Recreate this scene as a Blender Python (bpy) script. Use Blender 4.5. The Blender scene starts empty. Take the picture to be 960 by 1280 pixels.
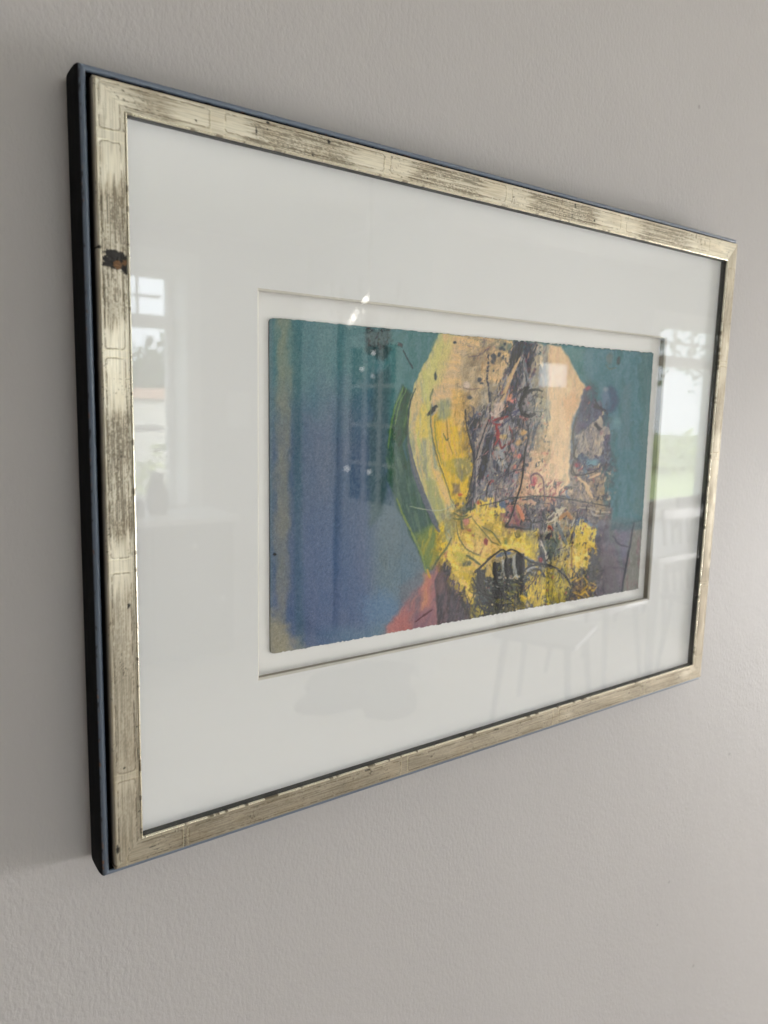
import bpy, bmesh, math, random
import numpy as np
from mathutils import Vector, Matrix

# ---------------------------------------------------------------- camera, world, exposure
F_PX, CX, CY, CZ = 932.35, -0.106122, -0.401751, 0.261837
YAW, PITCH, ROLL = 0.619055, -0.138361, 0.023719
fw = Vector((math.sin(YAW)*math.cos(PITCH), math.cos(YAW)*math.cos(PITCH), math.sin(PITCH)))
rt0 = Vector((math.cos(YAW), -math.sin(YAW), 0)); up0 = rt0.cross(fw)
rt = rt0*math.cos(ROLL) + up0*math.sin(ROLL); up = up0*math.cos(ROLL) - rt0*math.sin(ROLL)
scn = bpy.context.scene
COL = scn.collection
cam_d = bpy.data.cameras.new('camera'); cam = bpy.data.objects.new('camera', cam_d); COL.objects.link(cam)
cam.matrix_world = Matrix(((rt.x, up.x, -fw.x, CX), (rt.y, up.y, -fw.y, CY), (rt.z, up.z, -fw.z, CZ), (0, 0, 0, 1)))
cam_d.sensor_fit = 'VERTICAL'; cam_d.sensor_height = 24; cam_d.sensor_width = 18
cam_d.lens = F_PX/1280*24; cam_d.clip_start = .02; cam_d.clip_end = 200
cam_d.dof.use_dof = True; cam_d.dof.focus_distance = .50; cam_d.dof.aperture_fstop = 6.0
scn.camera = cam

SKY = 6.6
wd = bpy.data.worlds.new('World'); scn.world = wd; wd.use_nodes = True
wn = wd.node_tree; wbg = wn.nodes['Background']
tc = wn.nodes.new('ShaderNodeTexCoord'); sx = wn.nodes.new('ShaderNodeSeparateXYZ'); cr = wn.nodes.new('ShaderNodeValToRGB')
wn.links.new(tc.outputs['Generated'], sx.inputs[0]); wn.links.new(sx.outputs['Z'], cr.inputs[0]); wn.links.new(cr.outputs[0], wbg.inputs[0])
cr.color_ramp.elements[0].position = 0; cr.color_ramp.elements[0].color = (.80, .88, .94, 1)
cr.color_ramp.elements[1].position = .6; cr.color_ramp.elements[1].color = (.72, .85, 1, 1)
az = wn.nodes.new('ShaderNodeMapRange')             # sky made brighter to one side, dimmer the other, for the mirrored windows
az.inputs[1].default_value = .35; az.inputs[2].default_value = .85; az.inputs[3].default_value = SKY*1.25; az.inputs[4].default_value = SKY*.62
wn.links.new(sx.outputs['X'], az.inputs[0]); wn.links.new(az.outputs[0], wbg.inputs[1])
wd.cycles.sampling_method = 'MANUAL'; wd.cycles.sample_map_resolution = 256
scn.view_settings.view_transform = 'Standard'; scn.view_settings.look = 'None'
scn.view_settings.exposure = 0.02; scn.view_settings.gamma = 1
cy = scn.cycles
cy.use_denoising = True; cy.max_bounces = 10; cy.diffuse_bounces = 6; cy.glossy_bounces = 6; cy.transparent_max_bounces = 12
cy.sample_clamp_indirect = 6; cy.caustics_reflective = False; cy.caustics_refractive = False
try: cy.denoising_prefilter = 'ACCURATE'
except Exception: pass

def lamp(name, loc, aim, sx_, sy_, watts, color):
    l = bpy.data.lights.new(name, 'AREA'); l.shape = 'RECTANGLE'; l.size = sx_; l.size_y = sy_; l.energy = watts; l.color = color
    o = bpy.data.objects.new(name, l); COL.objects.link(o); o.location = loc
    o.rotation_euler = (Vector(aim) - Vector(loc)).to_track_quat('-Z', 'Y').to_euler(); return o
lamp('added_key_right', (4.85, -1.6, -.68), (.3, 0, .05), 1.0, 1.15, 152, (1, .99, .985))  # added key light from the right, no lamp of the room
lamp('added_fill_behind', (-.1, -2.7, -.9), (.4, 0, -.05), 1.0, .6, 4.5, (1, .995, .99))  # added frontal fill, kept out of the glass's view
lamp('added_floor_fill', (4.5, -1.35, 1.27), (4.3, -1.6, -1.2), .9, .6, 34, (1, .985, .96)).data.spread = math.radians(95)  # added downlight that brightens the mirrored floor
lamp('added_corner_fill', (.35, -2.2, .75), (2.4, -3.7, -.1), .5, .5, 40, (.95, .97, 1))  # added light to lift the mirrored curtain and door
lamp('added_garden_fill', (9, 3, 15), (9, -17, -1), 16, 10, 42000, (1, .97, .9))  # added area light above the roof, in place of sun on the garden
WALL_Y = .031; GLASS_Y = .0012
def unproj(px, py, y):
    """the point of the plane at depth y that is seen at (px, py) of the photograph"""
    d = fw + rt*((px - 480)/F_PX) - up*((py - 640)/F_PX)
    t = (y - CY)/d.y
    return Vector((CX, CY, CZ)) + d*t
def proj(x, y, z):
    dx, dy, dz = x - CX, y - CY, z - CZ
    zz = dx*fw.x + dy*fw.y + dz*fw.z
    return 480 + F_PX*(dx*rt.x + dy*rt.y + dz*rt.z)/zz, 640 - F_PX*(dx*up.x + dy*up.y + dz*up.z)/zz
def behind(px, py, D):
    """a place in the room that the glass mirrors at (px, py), D metres from the camera along the wall's normal"""
    p = unproj(px, py, CY + D)
    return Vector((p.x, 2*GLASS_Y - p.y, p.z))

# ---------------------------------------------------------------- small helpers
def lin(c):
    return tuple(((v/255)/12.92 if v/255 <= .04045 else ((v/255 + .055)/1.055)**2.4) for v in c)
def mat(name, color=(.5, .5, .5), rough=.5, metal=0.0, spec=.5, **kw):
    m = bpy.data.materials.new(name); m.use_nodes = True
    b = m.node_tree.nodes['Principled BSDF']
    b.inputs['Base Color'].default_value = (*color, 1); b.inputs['Roughness'].default_value = rough
    b.inputs['Metallic'].default_value = metal; b.inputs['Specular IOR Level'].default_value = spec
    return m
def N(m, t, **kw):
    n = m.node_tree.nodes.new(t)
    for k, v in kw.items():
        if k in n.inputs: n.inputs[k].default_value = v
        else: setattr(n, k, v)
    return n
def L(m, a, b): m.node_tree.links.new(a, b)
def P(m): return m.node_tree.nodes['Principled BSDF']
def bump(m, scale, strength, dist=.0005, detail=3, stretch=None, prev=None):
    t = N(m, 'ShaderNodeTexCoord'); mp = N(m, 'ShaderNodeMapping'); L(m, t.outputs['Object'], mp.inputs[0])
    if stretch: mp.inputs['Scale'].default_value = stretch
    n = N(m, 'ShaderNodeTexNoise', Scale=scale, Detail=detail); L(m, mp.outputs[0], n.inputs['Vector'])
    b = N(m, 'ShaderNodeBump', Strength=strength, Distance=dist); L(m, n.outputs['Fac'], b.inputs['Height'])
    if prev: L(m, prev.outputs[0], b.inputs['Normal'])
    L(m, b.outputs[0], P(m).inputs['Normal']); return b
def vary(m, c1, c2, scale, stretch=None, detail=4, lo=.35, hi=.65):
    t = N(m, 'ShaderNodeTexCoord'); mp = N(m, 'ShaderNodeMapping'); L(m, t.outputs['Object'], mp.inputs[0])
    if stretch: mp.inputs['Scale'].default_value = stretch
    n = N(m, 'ShaderNodeTexNoise', Scale=scale, Detail=detail); L(m, mp.outputs[0], n.inputs['Vector'])
    r = N(m, 'ShaderNodeValToRGB'); L(m, n.outputs['Fac'], r.inputs[0])
    r.color_ramp.elements[0].position = lo; r.color_ramp.elements[0].color = (*c1, 1)
    r.color_ramp.elements[1].position = hi; r.color_ramp.elements[1].color = (*c2, 1)
    L(m, r.outputs[0], P(m).inputs['Base Color'])
def link(name, me, m=None, parent=None, kind=None, sm=False):
    o = bpy.data.objects.new(name, me); COL.objects.link(o)
    if m is not None and len(me.materials) == 0: me.materials.append(m)
    if parent: o.parent = parent
    if kind: o['kind'] = kind
    if sm: me.shade_smooth()
    return o
def tag(o, label, cat, group=None):
    o['label'] = label; o['category'] = cat
    if group: o['group'] = group
    return o
def empty(name, loc, label, cat, group=None, rz=0):
    o = bpy.data.objects.new(name, None); COL.objects.link(o); o.location = loc; o.rotation_euler.z = rz
    o.empty_display_size = .05
    return tag(o, label, cat, group)
def box(bm, a, b, bev=0):
    r = bmesh.ops.create_cube(bm, size=1)
    vs = r['verts']
    for v in vs:
        v.co = Vector(((a[i] + b[i])/2 + v.co[i]*(b[i] - a[i]) for i in range(3)))
    if bev:
        es = list({e for v in vs for e in v.link_edges})
        bmesh.ops.bevel(bm, geom=es, offset=bev, segments=2, affect='EDGES', profile=.6)
def tube(bm, pts, r, n=8, cap=True):
    rings = []
    pts = [Vector(p) for p in pts]
    for i, p in enumerate(pts):
        d = (pts[min(i+1, len(pts)-1)] - pts[max(i-1, 0)]).normalized()
        a = Vector((0, 0, 1)) if abs(d.z) < .9 else Vector((1, 0, 0))
        u = d.cross(a).normalized(); w = d.cross(u)
        rr = r[i] if isinstance(r, (list, tuple)) else r
        rings.append([bm.verts.new(p + (u*math.cos(2*math.pi*k/n) + w*math.sin(2*math.pi*k/n))*rr) for k in range(n)])
    for a, b in zip(rings, rings[1:]):
        for k in range(n): bm.faces.new((a[k], a[(k+1) % n], b[(k+1) % n], b[k]))
    if cap: bm.faces.new(rings[0]); bm.faces.new(rings[-1][::-1])
def lathe(bm, prof, c=(0, 0, 0), n=16):
    rings = [[bm.verts.new((c[0] + r*math.cos(2*math.pi*k/n), c[1] + r*math.sin(2*math.pi*k/n), c[2] + z)) for k in range(n)] for r, z in prof]
    for a, b in zip(rings, rings[1:]):
        for k in range(n): bm.faces.new((a[k], a[(k+1) % n], b[(k+1) % n], b[k]))
    bm.faces.new(rings[0][::-1]); bm.faces.new(rings[-1])
def done(name, bm, m, parent=None, kind=None, sm=False):
    bmesh.ops.recalc_face_normals(bm, faces=bm.faces)
    me = bpy.data.meshes.new(name); bm.to_mesh(me); bm.free()
    return link(name, me, m, parent, kind, sm)
def grid_mesh(name, V, nu, nv, color=None, extra=None, flip=False, smooth=True):
    """V: (nv, nu, 3) points; color (nv, nu, 3) linear; extra: dict of float attributes"""
    me = bpy.data.meshes.new(name)
    idx = np.arange(nu*nv).reshape(nv, nu)
    q = np.stack([idx[:-1, :-1], idx[:-1, 1:], idx[1:, 1:], idx[1:, :-1]], -1).reshape(-1, 4)
    if flip: q = q[:, ::-1]
    me.vertices.add(nu*nv); me.vertices.foreach_set('co', V.reshape(-1).astype(np.float32))
    me.loops.add(q.size); me.loops.foreach_set('vertex_index', q.reshape(-1).astype(np.int32))
    me.polygons.add(len(q)); me.polygons.foreach_set('loop_start', np.arange(0, q.size, 4, dtype=np.int32))
    me.update(calc_edges=True)
    if smooth: me.polygons.foreach_set('use_smooth', np.ones(len(q), bool))
    if color is not None:
        a = me.color_attributes.new('paint', 'FLOAT_COLOR', 'POINT')
        c = np.ones((nu*nv, 4), np.float32); c[:, :3] = color.reshape(-1, 3); a.data.foreach_set('color', c.reshape(-1))
    for k, v in (extra or {}).items():
        a = me.attributes.new(k, 'FLOAT', 'POINT'); a.data.foreach_set('value', v.reshape(-1).astype(np.float32))
    me.update(); return me

# ---------------------------------------------------------------- the wall the picture hangs on, and the room its glass mirrors
FLOOR, CEIL = -1.25, 1.30
XL, XR, YB = -2.3, 6.4, -4.09                  # left end, right end, wall opposite
m_wall = mat('grey_wall_paint', (.455, .452, .446), .62, spec=.35)
vary(m_wall, (.428, .404, .398), (.452, .428, .421), 2.2)
b0 = bump(m_wall, 410, .55, .0006, 3, (1, 1, .55))
b1 = bump(m_wall, 950, .45, .00025, 2, (1, 1, .8), prev=b0)
b2 = bump(m_wall, 38, .32, .0012, 2, prev=b1)
tq = N(m_wall, 'ShaderNodeTexCoord'); nq = N(m_wall, 'ShaderNodeTexNoise', Scale=7, Detail=3); L(m_wall, tq.outputs['Object'], nq.inputs['Vector'])
rq = N(m_wall, 'ShaderNodeMapRange'); rq.inputs[1].default_value = .35; rq.inputs[2].default_value = .65; rq.inputs[3].default_value = .35; rq.inputs[4].default_value = .8
L(m_wall, nq.outputs['Fac'], rq.inputs[0]); L(m_wall, rq.outputs[0], b0.inputs['Strength'])
# a few flecks and scuffs in the paint
vq = N(m_wall, 'ShaderNodeTexVoronoi', Scale=14); L(m_wall, tq.outputs['Object'], vq.inputs['Vector'])
fq = N(m_wall, 'ShaderNodeMapRange'); fq.inputs[1].default_value = .018; fq.inputs[2].default_value = .034; fq.inputs[3].default_value = .55; fq.inputs[4].default_value = 0; L(m_wall, vq.outputs['Distance'], fq.inputs[0])
src = P(m_wall).inputs['Base Color'].links[0].from_socket; mq = N(m_wall, 'ShaderNodeMix'); mq.data_type = 'RGBA'; L(m_wall, fq.outputs[0], mq.inputs[0]); L(m_wall, src, mq.inputs[6]); mq.inputs[7].default_value = (.22, .20, .19, 1); L(m_wall, mq.outputs[2], P(m_wall).inputs['Base Color'])
m_white = mat('pale_room_paint', (.58, .58, .57), .6)
m_left = mat('darkened_left_wall', (.34, .335, .33), .6)  # unseen wall, darkened so less light bounces from the left
m_ceil = mat('white_ceiling_paint', (.75, .75, .73), .7)
m_trim = mat('white_gloss_trim', (.82, .82, .80), .3)
m_floor = mat('pale_wood_floor', (.6, .55, .48), .4)
vary(m_floor, (.54, .49, .42), (.66, .61, .54), 3, (1, 9, 1))
def slab(name, a, b, m): 
    bm = bmesh.new(); box(bm, a, b); return done(name, bm, m, kind='structure')
slab('wall', (XL, WALL_Y, FLOOR), (XR, WALL_Y + .15, CEIL), m_wall)
slab('floor', (XL - .2, YB - .3, FLOOR - .1), (XR + .2, WALL_Y + .15, FLOOR), m_floor)
slab('ceiling', (XL - .2, YB - .3, CEIL), (XR + .2, WALL_Y + .15, CEIL + .1), m_ceil)
slab('left_wall', (XL - .15, YB, FLOOR), (XL, WALL_Y, CEIL), m_left)
XS, YS = 2.43, -2.77                            # partition that ends at an opening
slab('partition_wall', (XS, YB, FLOOR), (XS + .14, YS, CEIL), m_white)
# opposite wall round its three windows, end wall round one
WINS = [(.02, 1.585, -.37, 1.07), (3.50, 3.92, -.30, .60), (4.74, 6.25, -.42, .93)]
YD = -3.0                                      # the dining end is shallower
def holed(name, axis, at, thick, u0, u1, holes):
    bm = bmesh.new()
    def bx(a, b, z0, z1):
        if b - a < 1e-4 or z1 - z0 < 1e-4: return
        if axis == 'y': box(bm, (a, at - thick, z0), (b, at, z1))
        else: box(bm, (at, a, z0), (at + thick, b, z1))
    u = u0
    for (a, b, z0, z1) in holes:
        bx(u, a, FLOOR, CEIL); bx(a, b, FLOOR, z0); bx(a, b, z1, CEIL); u = b
    bx(u, u1, FLOOR, CEIL)
    return done(name, bm, m_white, kind='structure')
holed('opposite_wall', 'y', YB, .25, XL, XS, WINS[:1])
holed('dining_wall', 'y', YD, .12, XS + .14, XR, WINS[1:])
slab('end_wall', (XR, YD - .12, FLOOR), (XR + .2, WALL_Y, CEIL), m_white)

def portal(name, loc, sx_, sy_, rot):
    l = bpy.data.lights.new(name, 'AREA'); l.shape = 'RECTANGLE'; l.size = sx_; l.size_y = sy_; l.cycles.is_portal = True
    o = bpy.data.objects.new(name, l); COL.objects.link(o); o.location = loc; o.rotation_euler = rot; return o
for i, (a, b, z0, z1) in enumerate(WINS):
    portal('window_daylight', ((a + b)/2, (YB - .26 if i == 0 else YD - .13), (z0 + z1)/2), b - a, z1 - z0, (math.radians(90), 0, 0))
m_glass = bpy.data.materials.new('clear_glass'); m_glass.use_nodes = True
def make_glass(m, tint=(1, 1, 1), rough=0.0, ior=1.5):
    nt = m.node_tree; nt.nodes.clear()
    out = nt.nodes.new('ShaderNodeOutputMaterial'); mx = nt.nodes.new('ShaderNodeMixShader')
    tr = nt.nodes.new('ShaderNodeBsdfTransparent'); tr.inputs[0].default_value = (*tint, 1)
    gl = nt.nodes.new('ShaderNodeBsdfAnisotropic'); gl.inputs['Roughness'].default_value = rough
    ge = nt.nodes.new('ShaderNodeNewGeometry'); mm = nt.nodes.new('ShaderNodeMix')
    mm.inputs[2].default_value = ior; mm.inputs[3].default_value = 1/ior       # the same share is mirrored at either side of the pane
    fr = nt.nodes.new('ShaderNodeFresnel')
    nt.links.new(ge.outputs['Backfacing'], mm.inputs[0]); nt.links.new(mm.outputs[0], fr.inputs['IOR'])
    nt.links.new(fr.outputs[0], mx.inputs[0]); nt.links.new(tr.outputs[0], mx.inputs[1]); nt.links.new(gl.outputs[0], mx.inputs[2])
    nt.links.new(mx.outputs[0], out.inputs[0])
make_glass(m_glass)

def window_y(x0, x1, z0, z1, n_sash, trans_h, label, tmx, tmy, midbars, yw=YB, rec=.16, fr=.045, group=None):
    """a white window with a row of small-paned lights over tall ones, in the wall opposite"""
    t = empty('window', ((x0 + x1)/2, yw, z0), label, 'window', group)
    ox, oz = (x0 + x1)/2, z0
    def B(bm, a0, a1, c0, c1, y0=-.10, y1=-.05): box(bm, (a0 - ox, y0 - (rec if y0 < 0 else 0), c0 - oz), (a1 - ox, y1 - (rec if y0 < 0 else 0), c1 - oz))
    bm = bmesh.new(); w = fr
    B(bm, x0, x0 + w, z0, z1); B(bm, x1 - w, x1, z0, z1); B(bm, x0 + w, x1 - w, z1 - w, z1); B(bm, x0 + w, x1 - w, z0, z0 + w)
    zt = z1 - trans_h
    if trans_h > 0: B(bm, x0 + w, x1 - w, zt - .04, zt + .04, -.10, -.04)
    sw = (x1 - x0 - 2*w)/n_sash
    for i in range(1, n_sash): B(bm, x0 + w + i*sw - .03, x0 + w + i*sw + .03, z0 + w, zt - .04, -.10, -.04); B(bm, x0 + w + i*sw - .03, x0 + w + i*sw + .03, zt + .04, z1 - w, -.10, -.04)
    done('frame', bm, m_trim, t)
    bm = bmesh.new()
    for i in range(n_sash):
        a = x0 + w + i*sw + .03; b = a + sw - .06
        for k in range(1, tmx): x = a + (b - a)*k/tmx; B(bm, x - .007, x + .007, zt + .04, z1 - w, -.085, -.06)
        for k in range(1, tmy): z = zt + .04 + (z1 - w - zt - .04)*k/tmy; B(bm, a, b, z - .009, z + .009, -.083, -.062)
        for z in midbars: B(bm, a, b, z - .02, z + .02, -.085, -.06)
    done('glazing_bar', bm, m_trim, t)
    bm = bmesh.new(); B(bm, x0 + w*.5, x1 - w*.5, z0 + w*.5, z1 - w*.5, -.078, -.074); done('pane', bm, m_glass, t)
    if rec > .05:                                   # white lining of the deep reveal
        bm = bmesh.new(); q = .004
        for (a0, a1, c0, c1) in ((x0, x0 + q, z0, z1), (x1 - q, x1, z0, z1), (x0 + q, x1 - q, z1 - q, z1), (x0 + q, x1 - q, z0, z0 + q)):
            box(bm, (a0 - ox, -rec - .049, c0 - oz), (a1 - ox, -.001, c1 - oz))
        done('reveal', bm, m_trim, t)
    bm = bmesh.new(); c = .085
    B(bm, x0 - c, x0, z0 - .03, z1 + c, 0, .022); B(bm, x1, x1 + c, z0 - .03, z1 + c, 0, .022); B(bm, x0, x1, z1, z1 + c, 0, .022)
    done('casing', bm, m_trim, t)
    bm = bmesh.new(); B(bm, x0 - .13, x1 + .13, z0 - .06, z0 - .03, 0, .1); done('sill', bm, m_trim, t)
    return t
window_y(*WINS[0], 3, .31, 'white casement window with small top panes, mirrored in the glass above the grey sideboard', 3, 2, [.10])
wc = window_y(*WINS[1], 1, 0, 'narrow bright window mirrored in the beige forehead of the painting', 1, 1, [], YD, -.03, .02)
window_y(*WINS[2], 2, .27, 'wide white window mirrored at the right edge of the glass, greenery outside', 3, 2, [], YD, -.03, .03)
m_net = mat('thin_net_cloth', (.8, .76, .68), .9); P(m_net).inputs['Transmission Weight'].default_value = 0
nt_ = m_net.node_tree; tl = nt_.nodes.new('ShaderNodeBsdfTranslucent'); tl.inputs[0].default_value = (.66, .60, .53, 1); ms = nt_.nodes.new('ShaderNodeAddShader')
nt_.links.new(P(m_net).outputs[0], ms.inputs[0]); nt_.links.new(tl.outputs[0], ms.inputs[1]); nt_.links.new(ms.outputs[0], nt_.nodes['Material Output'].inputs[0]); P(m_net).inputs['Base Color'].default_value = (.3, .28, .24, 1)
bm = bmesh.new(); tube(bm, [(-.23, .012, .72), (.23, .012, .72)], .006, 8); rod = done('rod', bm, m_trim, wc)
nu, nv = 60, 6; U, Vv = np.meshgrid(np.linspace(0, 1, nu), np.linspace(0, 1, nv))
V3 = np.stack([-.2 + U*.4, .012 + .006*np.sin(U*60), .01 + Vv*.71], -1)
link('net_curtain', grid_mesh('net_curtain', V3, nu, nv), m_net, wc)

# ---------------------------------------------------------------- outdoors, seen in the glass through those windows
m_lawn = mat('lawn', (.10, .16, .05), .9); vary(m_lawn, (.12, .17, .06), (.22, .26, .10), 1.2)
m_hedge = mat('hedge_leaves', (.08, .13, .035), .8); vary(m_hedge, (.13, .18, .06), (.30, .34, .12), 2.5)  # leaf colour raised to stand for sunlight on the foliage
m_tree = mat('tree_leaves', (.05, .08, .03), .8); vary(m_tree, (.035, .06, .02), (.09, .13, .05), 3)
m_bark = mat('bark', (.12, .09, .07), .9); m_terra = mat('terracotta_coping', (.42, .26, .19), .8); m_rend = mat('grey_garden_wall', (.45, .44, .42), .9)
slab('ground', (-40, -70, FLOOR - .5), (60, YB - .3, FLOOR - .25), m_lawn)
def clump(bm, c, r, n, s, rnd, flat=1.0):
    for _ in range(n):
        while True:
            p = Vector((rnd.uniform(-1, 1), rnd.uniform(-1, 1), rnd.uniform(-1, 1)))
            if p.length < 1 and p.length > .35: break
        p = Vector((p.x*r, p.y*r, p.z*r*flat)) + Vector(c)
        d = Vector((rnd.gauss(0, 1), rnd.gauss(0, 1), rnd.gauss(0, 1))).normalized()
        u = d.orthogonal().normalized()*s*rnd.uniform(.6, 1.3); w = d.cross(u)*.6
        bm.faces.new([bm.verts.new(p + q) for q in (-u, -w, u, w)])
rnd = random.Random(3)
def tree(x, y, h, r, label, nn=900, flat=.8):
    t = empty('tree', (x, y, FLOOR - .25), label, 'tree', 'trees outside the windows')
    bm = bmesh.new(); tube(bm, [(0, 0, 0), (.05, 0, h*.4), (-.08, .04, h*.75)], [.14, .1, .05])
    for k in range(5): a = k*1.3; tube(bm, [(0, 0, h*.45), (math.cos(a)*r*.5, math.sin(a)*r*.5, h*.7)], [.06, .025], 6)
    done('trunk', bm, m_bark, t)
    bm = bmesh.new()
    for k in range(7): clump(bm, (rnd.uniform(-r, r)*.6, rnd.uniform(-r, r)*.6, h*.72 + rnd.uniform(-.4, .4)*r*flat), r*.55, nn//7, .13, rnd, flat)
    done('crown', bm, m_tree, t)
tree(6.75, -19, 3.7, 1.35, 'dark round tree outside, mirrored at the left edge of the glass')
tree(5.2, -17, 2.9, .8, 'low loose tree outside behind the garden wall, mirrored left of the dark round one', 500)
tree(24.6, -14.2, 5.6, 3.2, 'wide loose tree outside, mirrored above the window rail at right', 700, .75)
bm = bmesh.new()
for k in range(26): clump(bm, (16 + k*.85, -13.2 + rnd.uniform(-.4, .4), FLOOR + .15 + rnd.uniform(-.1, .3)), .8, 150, .1, rnd)
o = done('hedge', bm, m_hedge, None); tag(o, 'long light green hedge outside, mirrored low in the right window', 'hedge')
bm = bmesh.new()
for k in range(9): clump(bm, (.5 + k*.55, -8.6 + rnd.uniform(-.3, .3), FLOOR + .25 + rnd.uniform(-.1, .4)), .5, 150, .07, rnd)
o = done('shrub_border', bm, m_hedge, None); tag(o, 'yellow green shrubs outside, mirrored low in the left window', 'shrubs')
t = empty('garden_wall', (2, -12.5, FLOOR - .25), 'grey garden wall with red coping, mirrored in the left window', 'wall')
bm = bmesh.new(); box(bm, (-9, -.15, 0), (9, .15, 1.82)); done('masonry', bm, m_rend, t)
bm = bmesh.new(); box(bm, (-9, -.22, 1.823), (9, .22, 2.0)); done('coping', bm, m_terra, t)

# ---------------------------------------------------------------- furniture mirrored in the glass
m_grey = mat('pale_grey_paint', (.56, .56, .55), .4); m_side = mat('grey_painted_wood', (.20, .20, .20), .45); m_knob = mat('glass_knob', (.9, .9, .9), .08); m_dark = mat('dark_painted_wood', (.10, .09, .09), .35)
m_pewter = mat('grey_stoneware', (.16, .16, .17), .35)
sb = empty('sideboard', (.95, YB + .30, FLOOR), 'grey sideboard with pale top and small round knobs, mirrored under the left window', 'sideboard')
bm = bmesh.new(); box(bm, (-.72, -.2, .06), (.72, .2, .84), .004); done('carcass', bm, m_side, sb)
bm = bmesh.new(); box(bm, (-.75, -.23, .843), (.75, .23, .875), .004); done('top', bm, m_trim, sb)
for i in range(3):
    bm = bmesh.new(); box(bm, (-.70 + i*.47, .203, .62), (-.70 + i*.47 + .45, .218, .82), .003); d = done('drawer', bm, m_side, sb)
    bm = bmesh.new(); bmesh.ops.create_icosphere(bm, subdivisions=2, radius=.017, matrix=Matrix.Translation((-.475 + i*.47, .236, .72))); done('knob', bm, m_knob, d, sm=True)
    bm = bmesh.new(); box(bm, (-.70 + i*.47, .203, .1), (-.70 + i*.47 + .45, .218, .6), .003); d = done('door', bm, m_side, sb)
    bm = bmesh.new(); bmesh.ops.create_icosphere(bm, subdivisions=2, radius=.017, matrix=Matrix.Translation((-.31 + i*.47, .236, .4))); done('knob', bm, m_knob, d, sm=True)
zt = FLOOR + .875
bm = bmesh.new(); lathe(bm, [(.05, 0), (.065, .06), (.06, .14), (.03, .2), (.045, .24)]); o = done('vase', bm, m_pewter, sm=True); o.location = (1.30, YB + .28, zt + .001); tag(o, 'grey stoneware vase on the sideboard, mirrored before the window', 'vase')
bm = bmesh.new(); lathe(bm, [(.03, 0), (.036, .07), (.032, .09)]); o = done('cup', bm, m_pewter, sm=True); o.location = (1.17, YB + .34, zt + .001); tag(o, 'small dark cup left of the vase on the sideboard', 'cup')
pf = empty('small_picture', (1.92, YB + .012, .10), 'small pale picture hanging right of the mirrored window', 'picture')
bm = bmesh.new()
for a, b, c, d in ((-.1, -.085, 0, .26), (.085, .1, 0, .26), (-.085, .085, 0, .015), (-.085, .085, .245, .26)): box(bm, (a, -.01, c), (b, .012, d))
done('frame', bm, m_grey, pf); bm = bmesh.new(); box(bm, (-.084, -.008, .016), (.084, 0, .244)); done('print', bm, m_trim, pf)
# curtain in the corner and half-glazed door, on the partition
m_cloth = mat('pale_curtain_cloth', (.8, .8, .82), .85)
nu, nv = 90, 12
U, Vv = np.meshgrid(np.linspace(0, 1, nu), np.linspace(0, 1, nv))
V3 = np.stack([XS - .07 + .05*np.sin(U*19 + .4*Vv), YB + .05 + U*.42, -1.2 + Vv*2.2], -1)
o = link('curtain', grid_mesh('curtain', V3, nu, nv), m_cloth); tag(o, 'pale hanging curtain mirrored as soft stripes in the blue of the painting', 'curtain')
so = o.modifiers.new('thick', 'SOLIDIFY'); so.thickness = .004
m_pane_dark = mat('dim_room_in_pane', (.05, .09, .085), .12)  # opaque pane; the dim room behind is put into its colour
dr = empty('glazed_door', (XS, -3.27, FLOOR), 'white door with small panes, mirrored in the blue of the painting', 'door')
bm = bmesh.new(); H0 = 1.94
box(bm, (-.03, -.30, 0), (0, -.24, H0)); box(bm, (-.03, .24, 0), (0, .30, H0)); box(bm, (-.03, -.24, H0 - .07), (0, .24, H0)); box(bm, (-.03, -.24, 0), (0, .24, .95))
done('door_leaf', bm, m_trim, dr)
bm = bmesh.new()
for yy in (-.08, .08): box(bm, (-.028, yy - .016, .95), (-.004, yy + .016, H0 - .07))
for k in (1, 2, 3): zz = .95 + k*.23; box(bm, (-.026, -.24, zz - .009), (-.006, .24, zz + .009))
done('glazing_bar', bm, m_trim, dr)
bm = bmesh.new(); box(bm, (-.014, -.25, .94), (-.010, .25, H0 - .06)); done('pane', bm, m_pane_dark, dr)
bm = bmesh.new(); box(bm, (-.05, -.27, .9), (-.03, -.25, 1.04), .003); done('handle', bm, m_knob, dr)
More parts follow.
